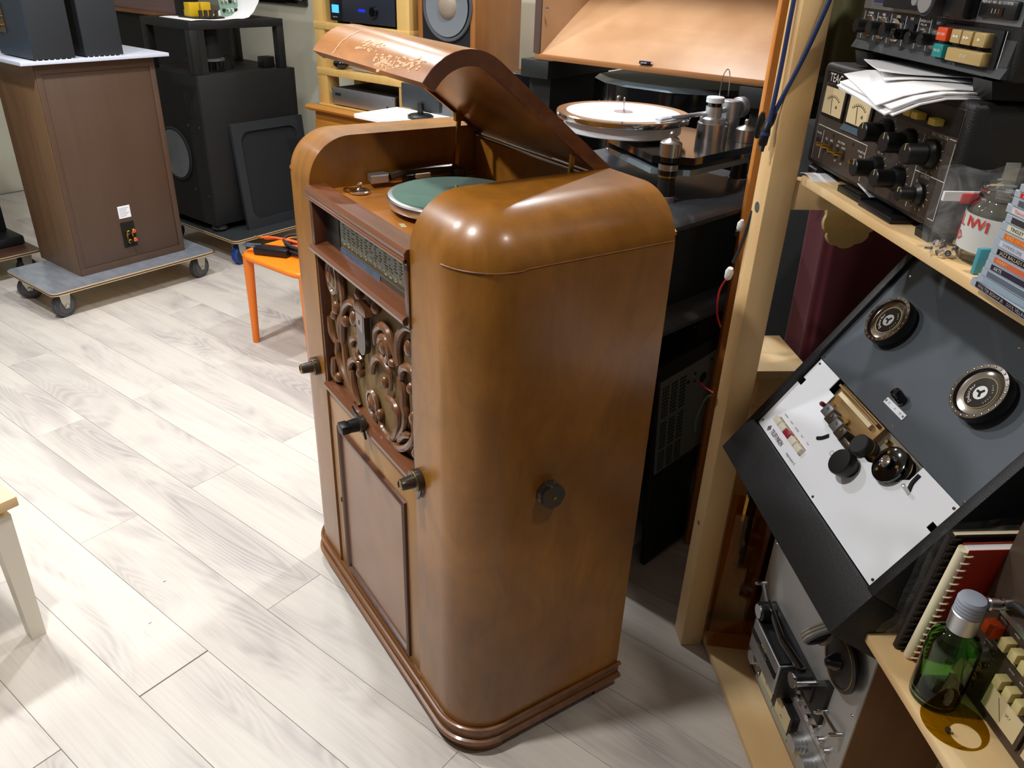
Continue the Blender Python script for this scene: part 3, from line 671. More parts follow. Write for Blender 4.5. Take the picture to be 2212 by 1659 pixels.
# patches where the polish has worn through on the lid front
random.seed(11)
wm = flat('worn_bare_wood', (186, 138, 88), 0.5)
def onlid(x, d):          # d: distance up from the front edge
    r_ = 0.1053; yf, zc = YF+0.0017, TOPZ+0.004-0.105
    if d < zc-1.170: y, z = rot((yf, 1.170+d))
    else:
        a = (d-(zc-1.170))/r_; y, z = rot((yf+r_-r_*math.cos(a), zc+r_*math.sin(a)))
    return (x, y, z)
mb = MB()
for k in range(150):
    t_ = random.random(); x = -0.06 + 0.27*t_; d = 0.010 + 0.024*random.random() + 0.014*math.sin(t_*9)*random.random() + (0.018 if t_ < 0.35 else 0)
    n = 7; rr_ = random.uniform(0.0012, 0.0052)
    ring = [mb.bm.verts.new(onlid(x + rr_*1.7*random.uniform(0.5, 1.2)*math.cos(2*math.pi*i/n), d + rr_*0.75*random.uniform(0.5, 1.2)*math.sin(2*math.pi*i/n))) for i in range(n)]
    mb.bm.faces.new(ring)
for k in range(14):
    x = -0.145 + random.uniform(-0.002, 0.002) + k*0.0008; d = 0.006 + k*0.0055; n = 6
    ring = [mb.bm.verts.new(onlid(x + 0.0035*math.cos(2*math.pi*i/n), d + 0.004*math.sin(2*math.pi*i/n))) for i in range(n)]
    mb.bm.faces.new(ring)
wp = mb.build('worn_patches', wm, lid); wp['kind'] = 'stuff'
# hinge strip, stay and bracket
MB().tube([(-LX, HY-0.014, HZ-0.012), (LX, HY-0.014, HZ-0.012)], 0.004, 8).build('piano_hinge', M['steel'], cab)
sy0, sz0 = 0.382, 1.168; sy1, sz1 = 0.388, 1.306
st = MB().prism([(sy0-0.008, sz0), (sy0+0.002, sz0), (sy1+0.005, sz1), (sy1-0.005, sz1+0.004)], 'yz', -0.222, -0.216).build('lid_stay', M['brass'], cab)
MB().box(-0.226, -0.212, sy1-0.012, sy1+0.012, sz1-0.006, sz1+0.014, 0.002).build('stay_bracket', M['brass'], st)
y2, z2 = rot((0.38, 1.25))
MB().prism([(y2-0.004, 1.20), (y2+0.004, 1.20), (y2+0.012, z2+0.006), (y2+0.002, z2+0.006)], 'yz', 0.224, 0.230).build('lid_stay', M['brass'], cab)
# ================================================================== pine shelving on the right (local x = -s, y = t - 0.62)
sh = thing('pine_shelving', 'pine shelving unit of square posts and boards along the right side', 'shelving', PS(0, 0.62, 0), RZ_S)
def ptube(mb, pts, r, seg=8): mb.tube(smoothpath(pts, 6), r, seg); return mb
box('post', M['pine'], sh, -0.412, -0.347, 0.0, 0.058, 0.0, 2.15, 0.003)
box('post', M['pine'], sh, -0.412, -0.347, 0.50, 0.558, 0.0, 2.15, 0.003)
for z in (1.218, 1.95): box('cross_rail', M['pine_x'], sh, -0.395, -0.350, 0.058, 0.50, z, z+0.057, 0.002)
box('shelf_board', M['pine_x'], sh, -0.336, 1.05, 0.060, 0.50, 1.275, 1.292, 0.002)
box('shelf_board', M['pine_x'], sh, -0.345, 1.05, 0.060, 0.50, 0.654, 0.672, 0.002)
box('shelf_board', M['pine_x'], sh, -0.395, 0.75, 0.060, 0.62, 0.014, 0.034, 0.002)
box('foot_batten', M['pine_x'], sh, -0.30, -0.24, 0.10, 0.60, 0.0, 0.014)
box('foot_batten', M['pine_x'], sh, 0.40, 0.46, 0.10, 0.60, 0.0, 0.014)
MB().cyl((-0.380, 0.0005, 1.215), '-y', 0.011, 0.002, 18).build('bolt_head', M['greymetal'], sh)
MB().cyl((-0.378, 0.0005, 0.40), '-y', 0.006, 0.002, 14).build('bolt_head', M['greymetal'], sh)
bt = MB().box(-0.012, 0.012, 0, 0.05, 0, 2.1, 0.002).build('pine_batten', M['pine_orange']); tag(bt, 'orange varnished pine batten standing behind the pale post', 'batten'); place(bt, (1.030, 0.325, 0), RZ_S)
# blue cables with plugs hung over the post
def cable(name, label, pts, plug_dir, mat):
    r_ = thing(name, label, 'cable', PS(0, 0.62, 0), RZ_S, group='blue cables hung on the pine post')
    ptube(MB(), pts, 0.0046, 8).build('cord', mat, r_)
    e = Vector(pts[-1]); d = Vector(plug_dir).normalized()
    MB().lathe([(0.0046, -0.012), (0.007, -0.004), (0.0085, 0.004), (0.0085, 0.028), (0.006, 0.032)], e, d, 14).build('plug', M['black_plastic'], r_)
    MB().lathe([(0.0092, 0), (0.0092, 0.006)], e + d*0.006, d, 14).build('plug_ring', mat, r_)
    MB().box(-0.004, 0.004, -0.004, 0.004, 0, 0.010).build('plug_tip', M['bronze'], r_).matrix_local = amat(e + d*0.032, d)
    return r_
cable('audio_cable', 'blue cable on the pine post whose plug points down to the left', [(-0.40, 0.03, 1.83), (-0.395, -0.006, 1.74), (-0.372, -0.008, 1.62), (-0.366, -0.010, 1.56), (-0.362, -0.012, 1.48), (-0.354, -0.018, 1.40), (-0.352, -0.022, 1.375)], (0.05, -0.12, -1), M['bluecable'])
cable('audio_cable', 'blue cable on the pine post whose plug hangs straight down', [(-0.33, 0.10, 1.83), (-0.325, 0.060, 1.70), (-0.330, 0.040, 1.60), (-0.342, 0.020, 1.51), (-0.352, -0.004, 1.43), (-0.360, -0.012, 1.395)], (-0.15, -0.35, -1), M['bluecable'])
c2 = thing('wired_connector', 'white and grey connector with red and green leads hanging behind the pine post', 'connector', PS(0.44, 0.612, 0), RZ_S)
MB().lathe([(0.003, 0), (0.008, 0.006), (0.0095, 0.022), (0.006, 0.032)], (0.006, -0.008, 1.035), (0.3, 0, 1), 10).build('shell', M['white'], c2)
ptube(MB(), [(0.018, -0.006, 1.08), (0.03, 0.0, 1.12), (0.035, 0.01, 1.2)], 0.004, 8).build('strain_relief', M['charcoal'], c2)
ptube(MB(), [(0.004, -0.010, 1.035), (-0.012, -0.014, 1.0), (-0.010, -0.012, 0.95), (0.008, -0.004, 0.92)], 0.0022, 6).build('red_lead', M['redwire'], c2)
ptube(MB(), [(0.030, -0.002, 0.76), (-0.006, -0.010, 0.755), (-0.050, -0.012, 0.745)], 0.0022, 6).build('red_lead', M['redwire'], c2)
ptube(MB(), [(0.030, -0.002, 0.755), (0.004, -0.008, 0.73), (-0.028, -0.010, 0.66), (-0.022, -0.010, 0.62)], 0.0020, 6).build('green_lead', M['greenwire'], c2)
pg = thing('mains_plug', 'small white plug hanging behind the pine post above the connector', 'plug', PS(0.44, 0.612, 0), RZ_S)
MB().lathe([(0.003, 0), (0.007, 0.005), (0.008, 0.018), (0.003, 0.028)], (0.014, -0.004, 1.150), (0.35, 0, 1), 10).build('body', M['white'], pg)
MB().lathe([(0.004, 0), (0.004, 0.012)], (0.012, -0.006, 1.138), (0.2, -0.1, 1), 8).build('tip', M['black_plastic'], pg)
pg2 = MB().lathe([(0.004, 0), (0.008, 0.01), (0.009, 0.04), (0.004, 0.055)], (0, 0, 0), (0.2, 0, 1), 10).build('jack_plug', M['black_plastic']); tag(pg2, 'black plug clipped on the edge of the orange batten', 'plug'); place(pg2, PS(0.50, 0.640, 1.33), RZ_S)

# ------------------------------------------------------------------ helpers for front panels (face at local y = 0, facing -y)
def knob(root, x, z, r, h, m, cap=None, skirt=None, mark=None, seg=28, flute=0.0, name='knob', y=0.0):
    prof = []
    if skirt: prof += [(skirt, 0), (skirt, h*0.18), (r*1.15, h*0.32)]
    prof += [(r, h*0.32 if skirt else 0), (r*0.97, h-0.0015), (r*0.97-0.0015, h), (0, h)]
    k = MB().lathe(prof, (x, y, z), '-y', seg, wob=(lambda a: 1+flute*math.sin(a*seg/2)) if flute else None).build(name, m, root)
    if cap: MB().lathe([(r*0.86, 0), (r*0.84, 0.0008), (0, 0.0008)], (x, y-h, z), '-y', seg).build('knob_cap', cap, k)
    if mark: MB().box(x-0.0009, x+0.0009, y-h-0.0004, y-h+0.004, z+r*0.35, z+r*0.97).build('pointer', mark, k)
    return k
def ticks(root, x, z, r, m, n=11, a0=-230, a1=50, l=0.005, w_=0.0009, y=-0.0004):
    mb = MB()
    for i in range(n):
        a = R(a0+(a1-a0)*i/(n-1)); d = Vector((math.cos(a), 0, math.sin(a))); c = Vector((x, y, z)) + d*(r+l/2)
        mb.box(-w_/2, w_/2, -0.0003, 0.0003, -l/2, l/2, M=Matrix.Translation(c) @ Matrix.Rotation(math.pi/2-a, 4, 'Y'))
    return mb.build('scale_marks', m, root)
def rules(root, segs, m, w_=0.0009, y=-0.0003, name='printed_rule'):
    mb = MB()
    for x0, z0, x1, z1 in segs:
        if abs(x1-x0) < 1e-6: mb.box(x0-w_/2, x0+w_/2, y-0.0003, y+0.0003, min(z0, z1), max(z0, z1))
        else: mb.box(min(x0, x1), max(x0, x1), y-0.0003, y+0.0003, z0-w_/2, z0+w_/2)
    return mb.build(name, m, root)
def meter(root, x0, x1, z0, z1, needle=-18, y=0.0):
    f = MB().box(x0-0.006, x1+0.006, y-0.004, y+0.001, z0-0.006, z1+0.006, 0.001).build('vu_meter', M['black_plastic'], root)
    box('meter_face', M['meter'], f, x0, x1, y-0.0048, y-0.0036, z0, z1)
    cx, w_, h = (x0+x1)/2, x1-x0, z1-z0
    mb = MB()
    pts = [(cx+w_*0.42*math.sin(R(a)), y-0.0052, z0+h*0.18+h*0.50*math.cos(R(a))) for a in range(-44, 45, 8)]
    mb.tube(pts, 0.0005, 4)
    for a in range(-44, 45, 11):
        d = Vector((math.sin(R(a)), 0, math.cos(R(a)))); p = Vector((cx+w_*0.42*math.sin(R(a)), y-0.0052, z0+h*0.18+h*0.50*math.cos(R(a)))); mb.tube([p, p+d*h*0.09], 0.0004, 4)
    mb.build('meter_scale', M['black_matt'], f)
    MB().tube([(cx, y-0.0056, z0+h*0.04), (cx+h*0.62*math.sin(R(needle)), y-0.0056, z0+h*0.04+h*0.62*math.cos(R(needle)))], 0.0005, 4).build('needle', M['black_matt'], f)
    text('dB', h*0.17, M['black_matt'], f, cx+w_*0.14, z0+h*0.34, y-0.0053)
    return f
def toggle(root, x, z, m):
    t_ = MB().box(x-0.004, x+0.004, -0.0012, 0.0005, z-0.008, z+0.008).build('switch_slot', M['black_matt'], root)
    MB().lathe([(0.0035, 0), (0.0035, 0.016), (0.0025, 0.018)], (x, -0.001, z+0.003), (0, -1, 0.25), 10).build('toggle', m, t_)

# ------------------------------------------------------------------ tape deck electronics on the upper shelf
ta_ = thing('mixer_amplifier', 'black cased tape amplifier with two level meters and umber front, under a stack of paper', 'amplifier', PS(0.131, 0.715, 1.310), RZ_S)
X0, X1, ZT = -0.253, 0.231, 0.187
mb = MB(); mb.box(X0, X1, -0.012, 0.30, 0.0, ZT, 0.010, 3); cs = mb.build('case', M['black_vinyl'], ta_)
pn = box('front_panel', M['teacpanel'], ta_, X0+0.020, X1-0.016, -0.0130, -0.0115, 0.010, ZT-0.012, 0.001)
ta_f = thing  # (alias kept out of the scene)
def on_panel(root, dy):
    """an offset helper: returns a root-like part so that details sit at y = dy"""
    return root
YP = -0.013
def kn(root, x, z, r, h, m, **k): return knob(root, x, z, r, h, m, y=YP, **k)
for x in (X0+0.02, X1-0.10, X1-0.014):
    pass
for x in (-0.215, 0.19):
    MB().prism([(-0.010, -0.018), (0.030, -0.018), (0.05, -0.012), (0.05, 0.0), (-0.004, 0.0), (-0.012, -0.006)], 'yz', x-0.018, x+0.018).build('rubber_foot', M['black_plastic'], ta_)
    MB().prism([(0.20, -0.018), (0.25, -0.018), (0.25, 0.0), (0.20, 0.0)], 'yz', x-0.018, x+0.018).build('rubber_foot', M['black_plastic'], ta_)
box('upper_strip', M['black_plastic'], ta_, X0+0.022, X1-0.018, YP-0.0008, YP+0.0005, 0.136, ZT-0.013)
text('TEAC', 0.021, M['print'], ta_, -0.217, 0.163, YP-0.0012, bold=0.01)
for x0, x1, nd in ((-0.215, -0.137, -12), (-0.113, -0.035, -14)):
    f = meter(ta_, x0, x1, 0.101, 0.148, nd, YP)
MB().prism([(-0.128, 0.086), (-0.034, 0.086), (-0.038, 0.097), (-0.116, 0.097)], 'xz', YP-0.006, YP+0.0004).build('meter_hood', flat('steel_blue_trim', (92, 118, 134), 0.35, 0.4), ta_)
rules(ta_, [(-0.226, 0.0765, -0.026, 0.0765), (-0.226, 0.012, -0.226, 0.0765), (-0.196, 0.018, -0.196, 0.070), (-0.026, 0.016, -0.026, 0.0765), (0.133, 0.016, 0.133, 0.128), (0.133, 0.073, 0.213, 0.073), (0.1975, 0.016, 0.2115, 0.016), (0.213, 0.016, 0.213, 0.128), (0.196, 0.132, 0.213, 0.132), (0.207, 0.140, 0.207, 0.172), (-0.226, 0.120, -0.226, 0.172)], M['print'], y=YP-0.0003)
toggle_ = [(-0.178, 0.044), (-0.156, 0.0446), (-0.128, 0.0423), (-0.103, 0.0423), (-0.041, 0.0416)]
for x, z in toggle_:
    t_ = MB().box(x-0.0045, x+0.0045, YP-0.0008, YP+0.0005, z-0.009, z+0.009).build('switch_slot', M['black_matt'], ta_)
    MB().lathe([(0.0036, 0), (0.0036, 0.018), (0.0026, 0.020)], (x, YP, z+0.002), (0, -1, 0.15), 10).build('toggle', M['brass'], t_)
MB().lathe([(0.006, 0), (0.006, 0.001), (0.0, 0.001)], (-0.213, YP, 0.048), '-y', 14).build('phones_jack', M['black_matt'], ta_)
for x, z, r_ in ((0.025, 0.1085, 0.022), (0.097, 0.106, 0.022), (0.163, 0.103, 0.022), (0.024, 0.050, 0.020), (0.095, 0.050, 0.020)):
    kn(ta_, x, z, r_*0.72, 0.044, M['black_plastic'], skirt=r_, mark=M['print_gold'], flute=0.012, seg=36)
    ticks(ta_, x, z, r_+0.002, M['print_gold'], y=YP-0.0004)
kn(ta_, 0.160, 0.042, 0.011, 0.036, M['black_plastic'], skirt=0.018, mark=M['print_gold'], flute=0.012, seg=30); ticks(ta_, 0.160, 0.042, 0.020, M['print_gold'], y=YP-0.0004)
for x, z in ((0.164, 0.150), (0.116, 0.1505), (0.0925, 0.151)): MB().box(x-0.009, x+0.009, YP-0.016, YP, z-0.005, z+0.005, 0.0015).build('push_button', M['yellowbtn'], ta_)
for s_, sz_, x, z in (('SOURCE MONITOR', 0.0065, 0.150, 0.166), ('REC MASTER', 0.0075, 0.150, 0.131), ('OUTPUT', 0.0065, 0.150, 0.0685), ('LEFT B', 0.0060, 0.011, 0.074), ('RIGHT B', 0.0060, 0.082, 0.074), ('LINE', 0.0055, 0.056, 0.088), ('LINE', 0.0055, 0.058, 0.034), ('PHONES', 0.0055, -0.224, 0.062), ('EQ', 0.0055, -0.183, 0.058), ('BIAS', 0.0055, -0.163, 0.058), ('REC MODE', 0.0055, -0.132, 0.062), ('LEFT', 0.005, -0.136, 0.0545), ('RIGHT', 0.005, -0.114, 0.0545), ('OFF', 0.005, -0.134, 0.028), ('OFF', 0.005, -0.110, 0.027), ('MONITOR', 0.0055, -0.053, 0.062), ('TAPE', 0.005, -0.046, 0.0545), ('SOURCE', 0.005, -0.052, 0.026)):
    text(s_, sz_, M['print'], ta_, x, z, YP-0.0004)
MB().lathe([(0.003, 0), (0.003, 0.0006), (0, 0.0006)], (-0.155, YP, 0.068), '-y', 10).build('panel_screw', M['black_matt'], ta_)
MB().lathe([(0.003, 0), (0.003, 0.0006), (0, 0.0006)], (-0.075, YP, 0.0685), '-y', 10).build('panel_screw', M['black_matt'], ta_)
# side clasp, screw and handle boss on the near side of the case
cl = MB().box(X1-0.0005, X1+0.0035, 0.058, 0.080, 0.055, 0.108, 0.0012).build('side_clasp', M['zinc'], ta_)
MB().box(X1+0.002, X1+0.008, 0.050, 0.058, 0.056, 0.086, 0.002).build('clasp_lever', M['zinc'], cl)
MB().lathe([(0.006, 0), (0.005, 0.003), (0, 0.0035)], (X1, 0.105, 0.150), 'x', 14).build('case_screw', M['brass'], ta_)
MB().lathe([(0.024, 0), (0.021, 0.008), (0.008, 0.014), (0, 0.0145)], (X1-0.002, 0.165, 0.125), 'x', 24).build('handle_boss', M['black_gloss'], ta_)
MB().lathe([(0.012, 0), (0.012, 0.08), (0.006, 0.09)], (X1+0.008, 0.165, 0.025), 'z', 16).build('handle_stub', M['black_plastic'], ta_)

# paper stack lying on the amplifier, pushed out over its front
ps = thing('paper_stack', 'sagging stack of loose white paper lying over the amplifier front', 'paper', PS(0.131, 0.715, 1.310), RZ_S)
def sheet(x0, x1, y0, y1, z, rz, droop, th, m, name='sheet', corner=0.0):
    cx, cy = (x0+x1)/2, (y0+y1)/2; rows = []
    for i in range(9):
        row = []
        for j in range(9):
            u_, v_ = i/8, j/8; x = x0+(x1-x0)*v_-cx; y = y0+(y1-y0)*u_-cy
            X = cx + x*math.cos(rz) - y*math.sin(rz); Y = cy + x*math.sin(rz) + y*math.cos(rz)
            d = max(0.0, -0.012 - Y); zz = z - droop*d*d*9 + corner*max(0, (v_-0.6))*u_
            row.append((X, Y, zz))
        rows.append(row)
    mb = MB(); mb.solid(rows, th); return mb.build(name, m, ps, smooth=True)
sheet(-0.010, 0.200, -0.098, 0.190, 0.1885, R(-4), 0.34, 0.002, M['paper'])
sheet(-0.014, 0.196, -0.102, 0.186, 0.1915, R(-6), 0.33, 0.0025, M['paper'])
sheet(-0.012, 0.198, -0.098, 0.190, 0.1950, R(-5), 0.31, 0.002, M['paper'])
sheet(-0.020, 0.190, -0.098, 0.180, 0.1980, R(-12), 0.28, 0.0015, M['paper'])
sheet(-0.110, 0.120, -0.030, 0.12, 0.2010, R(-24), 0.20, 0.0012, M['paper'])
sheet(-0.115, 0.095, -0.040, 0.10, 0.2040, R(-20), -0.10, 0.0012, M['paper'], corner=0.006)

# ------------------------------------------------------------------ reel deck standing on the amplifier
tb = thing('reel_deck', 'black reel deck with orange and teal buttons standing on the tape amplifier', 'tape deck', PS(0.10, 0.725, 1.525), RZ_S)
X0b, X1b, ZTb = -0.229, 0.222, 0.42
MB().box(X0b, X1b, 0.0, 0.22, 0.0, ZTb, 0.009, 3).build('case', M['black_vinyl'], tb)
for x in (-0.185, 0.175):
    MB().prism([(0.0, -0.024), (0.16, -0.024), (0.17, 0.0), (-0.008, 0.0)], 'yz', x-0.022, x+0.022).build('rubber_foot', M['black_plastic'], tb)
YP = -0.003
MB().prism([(-0.010, 0.004), (0.004, 0.004), (0.004, 0.020), (-0.003, 0.018)], 'yz', X0b+0.006, X1b-0.008).build('kick_strip', M['charcoal'], tb)
MB().prism([(-0.004, 0.018), (0.003, 0.018), (0.003, 0.068), (0.002, 0.068)], 'yz', X0b+0.006, X1b-0.010).build('control_panel', M['greypanel'], tb)
box('upper_panel', flat('satin_head_panel', (150, 154, 160), 0.3, 0.7), tb, X0b+0.006, X1b-0.010, -0.0015, 0.002, 0.068, ZTb-0.01)
box('head_block', M['black_matt'], tb, -0.125, -0.010, -0.020, 0.0, 0.074, 0.16, 0.002)
rl = MB().lathe([(0.023, 0), (0.023, 0.030), (0.0, 0.030)], (0.033, -0.006, 0.092), '-y', 32).build('pinch_roller', M['rubber_dark'], tb)
MB().lathe([(0.0185, 0), (0.0185, 0.003), (0, 0.003)], (0.033, -0.036, 0.092), '-y', 32).build('roller_cap', M['alu'], rl)
MB().cyl((0.006, -0.006, 0.090), '-y', 0.008, 0.034, 18).build('capstan', M['alu'], tb)
box('roller_cover', M['black_plastic'], tb, 0.058, 0.112, -0.024, 0.0, 0.070, 0.16, 0.006)
ct = MB().box(0.123, 0.203, -0.009, 0.0, 0.075, 0.098, 0.003).build('counter', M['black_plastic'], tb)
box('counter_window', M['black_gloss'], ct, 0.146, 0.178, -0.0100, -0.0088, 0.0785, 0.0890)
for i, c in enumerate((M['print'], M['print'], M['redbtn'])): text('115'[i], 0.008, c, ct, 0.153+i*0.0075, 0.0838, -0.0103)
text('MEMORY', 0.0052, M['print'], ct, 0.1265, 0.0945, -0.0093); text('MIN · SEC COUNTER', 0.0048, M['print'], ct, 0.150, 0.0945, -0.0093)
bd = MB().box(-0.190, -0.150, -0.003, 0.0, 0.076, 0.092, 0.001).build('badge', M['alu'], tb)
box('badge_face', flat('badge_blue', (44, 50, 92), 0.4), bd, -0.188, -0.152, -0.0036, -0.0028, 0.078, 0.090)
rules(tb, [(x, 0.020, x, 0.064) for x in (-0.207, -0.161, -0.114, -0.066, -0.026, 0.008)] + [(0.193, 0.014, 0.193, 0.062)], M['print'], y=-0.0042)
for s_, x, z in (('POWER', -0.196, 0.0615), ('REEL', -0.146, 0.0615), ('SPEED', -0.099, 0.0615), ('CUE', -0.055, 0.0610), ('PITCH CONT', -0.0235, 0.0600), ('EDIT', 0.022, 0.0600), ('OFF   ON', -0.199, 0.0565), ('SMALL  LARGE', -0.158, 0.0565), ('LOW  HIGH', -0.109, 0.0565), ('PULL ON', -0.021, 0.055)):
    text(s_, 0.0052 if z > 0.058 else 0.0042, M['print'], tb, x, z, -0.0042)
for x in (-0.183, -0.136, -0.089):
    k = MB().lathe([(0.0180, 0), (0.0180, 0.004), (0.0165, 0.006), (0.0, 0.006)], (x, -0.002, 0.041), '-y', 28).build('rotary_switch', M['chrome'], tb)
    MB().lathe([(0.0112, 0), (0.0112, 0.020), (0.0102, 0.022), (0, 0.022)], (x, -0.008, 0.041), '-y', 24).build('switch_grip', M['black_plastic'], k)
box('cue_lever_slot', M['black_matt'], tb, -0.058, -0.036, -0.0055, 0.0, 0.026, 0.054)
MB().box(-0.060, -0.048, -0.030, -0.004, 0.030, 0.046, 0.002).build('cue_lever', M['black_gloss'], tb)
for x in (-0.010, 0.026):
    k = MB().lathe([(0.0135, 0), (0.0135, 0.003), (0, 0.003)], (x, -0.002, 0.037), '-y', 26).build('small_knob', M['chrome'], tb)
    MB().lathe([(0.0085, 0), (0.0085, 0.022), (0.007, 0.024), (0, 0.024)], (x, -0.005, 0.037), '-y', 20).build('knob_grip', M['black_plastic'], k)
box('button_bay', M['black_matt'], tb, 0.044, 0.189, -0.006, 0.0, 0.012, 0.062, 0.001)
for nm, m_, x0, x1, z0, z1, s_, sz_ in (('record_button', M['redbtn'], 0.053, 0.079, 0.039, 0.057, 'RECORD', 0.0052), ('pause_button', M['tealbtn'], 0.053, 0.079, 0.0165, 0.0345, 'PAUSE', 0.0056), ('rewind_button', M['tanbtn'], 0.090, 0.114, 0.039, 0.057, '◄◄', 0.0060), ('forward_button', M['tanbtn'], 0.1165, 0.1405, 0.039, 0.057, '►►', 0.0060), ('play_button', M['tanbtn'], 0.1455, 0.172, 0.039, 0.057, '►', 0.0060), ('stop_button', M['tanbtn'], 0.090, 0.176, 0.0155, 0.033, 'STOP', 0.0065)):
    b_ = MB().box(x0, x1, -0.019, -0.003, z0, z1, 0.0016).build(nm, m_, tb)
    if '►' in s_ or '◄' in s_:
        n = len(s_); mb = MB()
        for i in range(n):
            cx = (x0+x1)/2 + (i-(n-1)/2)*0.007; sg = 1 if '►' in s_ else -1
            mb.prism([(cx-sg*0.003, (z0+z1)/2+0.0022), (cx-sg*0.003, (z0+z1)/2-0.0022), (cx+sg*0.0035, (z0+z1)/2)], 'xz', -0.0196, -0.0188)
        mb.build('arrow_mark', M['print'], b_)
    else: text(s_, sz_, M['print'], b_, (x0+x1)/2, (z0+z1)/2, -0.0196, 'CENTER')

# ------------------------------------------------------------------ small things on the upper shelf
ZS = 1.292
def slab_case(name, label, cat, s0, t0, rz, w_, d_, h_, m, z=ZS, lab=None, group=None):
    r_ = thing(name, label, cat, PS(s0, t0, z), rz, group=group)
    return r_
cs1 = thing('cassette_case', 'open black cassette case lying on the upper shelf edge', 'case', PS(0.175, 0.722, ZS), RZ_S)
MB().box(-0.045, 0.045, -0.024, 0.04, 0, 0.012, 0.0015).build('tray', M['black_plastic'], cs1)
box('window', M['bronze'], cs1, -0.035, 0.026, -0.016, 0.02, 0.012, 0.0126)
cs2 = thing('cassette_case', 'closed black case beside a curled card on the upper shelf edge', 'case', PS(0.062, 0.728, ZS), RZ_S)
MB().box(-0.062, 0.05, -0.036, 0.04, 0, 0.010, 0.0015).build('lid', M['black_plastic'], cs2)
rows = [[(-0.050+0.05*j/6, -0.006+0.032*i/6, 0.001+0.016*math.sin(math.pi*0.5*(1-i/6))*(1-j/9)) for j in range(7)] for i in range(7)]
cd_ = MB().solid(rows, 0.0008).build('card', M['paper']); tag(cd_, 'curled white card lying between the two black cases', 'card'); place(cd_, PS(0.104, 0.705, ZS+0.0135), RZ_S)
for i_, (s_, t_) in enumerate(((0.29, 0.735),)):
    rows = [[(-0.03+0.06*j/4, -0.02+0.05*i/4, 0.003+0.004*math.sin(j)) for j in range(5)] for i in range(5)]
    o = MB().solid(rows, 0.001).build('paper_slip', M['paper']); tag(o, 'white paper slip under the far amplifier foot', 'paper'); place(o, PS(0.315, 0.700, ZS), RZ_S)
cb = thing('paper_reel_box', 'pale green and white tape box lying behind the amplifier by the post', 'box', PS(0.40, 0.80, ZS), RZ_S)
for i, (m_, h0, h1) in enumerate(((M['paper'], 0, 0.03), (plain('pale_green_card', (214, 226, 170)), 0.03, 0.062), (plain('dusty_red_card', (150, 90, 84)), 0.062, 0.070))): box('layer', m_, cb, -0.03, 0.03, -0.05, 0.06, h0, h1, 0.002)
sd = MB().ball((0, 0, 0.0), (0.03, 0.03, 0.026), 16).build('knob_cap', M['cap']); tag(sd, 'frosted white round cap on the tape box behind the amplifier', 'cap'); sd.location = PS(0.41, 0.775, ZS+0.126)
st_ = MB().lathe([(0.03, 0), (0.026, 0.02), (0.022, 0.045), (0, 0.045)], (0, 0, 0), 'z', 18).build('cap_stand', M['black_matt']); tag(st_, 'black stand on the tape box that holds the frosted cap', 'stand'); st_.location = PS(0.41, 0.785, ZS+0.070)
# jam jar with handwriting
JZ = ZS
jr = thing('glass_jar', 'clear glass jar with red handwriting holding a small card, beside the discs', 'jar', PS(-0.164, 0.752, JZ), RZ_S); jr.scale = (1.3, 1.3, 1.08)
prof_o = [(0.030, 0), (0.036, 0.004), (0.0385, 0.012), (0.0385, 0.064), (0.036, 0.074), (0.031, 0.080), (0.030, 0.083), (0.032, 0.085), (0.030, 0.088), (0.032, 0.091), (0.030, 0.094), (0.0325, 0.098)]
prof_i = [(0.0305, 0.098), (0.0285, 0.090), (0.0290, 0.080), (0.034, 0.073), (0.0365, 0.063), (0.0365, 0.012), (0.034, 0.006), (0.0, 0.005)]
MB().lathe([(0, 0)] + prof_o + prof_i, (0, 0, 0), 'z', 40, cap=False).build('glass_body', M['glass'], jr)
lb = MB(); rows = []
for i in range(2): rows.append([(0.0392*math.sin(R(a)), -0.0392*math.cos(R(a)), 0.018+0.046*i) for a in range(-46, 58, 8)])
lb.solid(rows, 0.0003).build('paper_label', flat('jar_label', (206, 206, 202), 0.8), jr)
redink = flat('red_marker', (214, 60, 48), 0.6)
def onjar(txt, z, a0, step, size):
    for i, ch in enumerate(txt):
        if ch == ' ': continue
        a = R(a0+i*step); text(ch, size, redink, jr, 0.0402*math.sin(a), z+0.0015*math.sin(i*2.3), -0.0402*math.cos(a), 'CENTER', rot=(R(90), 0, a), bold=0.012)
onjar('ANLIWI', 0.054, -52, 17, 0.019); onjar('NAD', 0.034, -50, 17, 0.017)
cdk = MB().prism([(-0.026, 0.006), (0.020, 0.010), (0.024, 0.030), (0.004, 0.032)], 'xz', -0.012, -0.009).build('card_scrap', flat('grey_card', (150, 142, 130), 0.7)); tag(cdk, 'grey card scrap inside the glass jar', 'card'); place(cdk, PS(-0.164, 0.752, JZ), RZ_S)
# resealable bag of screws standing behind the jar
bg = thing('zip_bag', 'clear zip bag with red slider and loose screws standing between amplifier and jar', 'bag', PS(-0.128, 0.700, ZS), RZ_S+R(90))
rows = []
for i in range(9):
    z = 0.003 + 0.118*i/8; b_ = 0.020*math.sin(math.pi*min(1, i/6.5)) if i < 7 else 0.001
    rows.append([(-0.030+0.125*j/8, -0.010+0.012*i/8 - b_*math.sin(math.pi*j/8) + 0.002*math.sin(j*2+i), z+0.004*math.sin(j*1.1)*i/8) for j in range(9)])
MB().grid(rows).build('film_front', M['film'], bg)
rows2 = [[(x, y + 0.016 + (0.016*math.sin(math.pi*min(1, i/6.5)) if i < 7 else 0)*0.5, z) for (x, y, z) in r_] for i, r_ in enumerate(rows)]
MB().grid(rows2).build('film_back', M['film'], bg)
MB().box(-0.026, 0.09, -0.004, 0.001, 0.078, 0.091).build('zip_strip', flat('zip_white', (236, 234, 236), 0.5), bg)
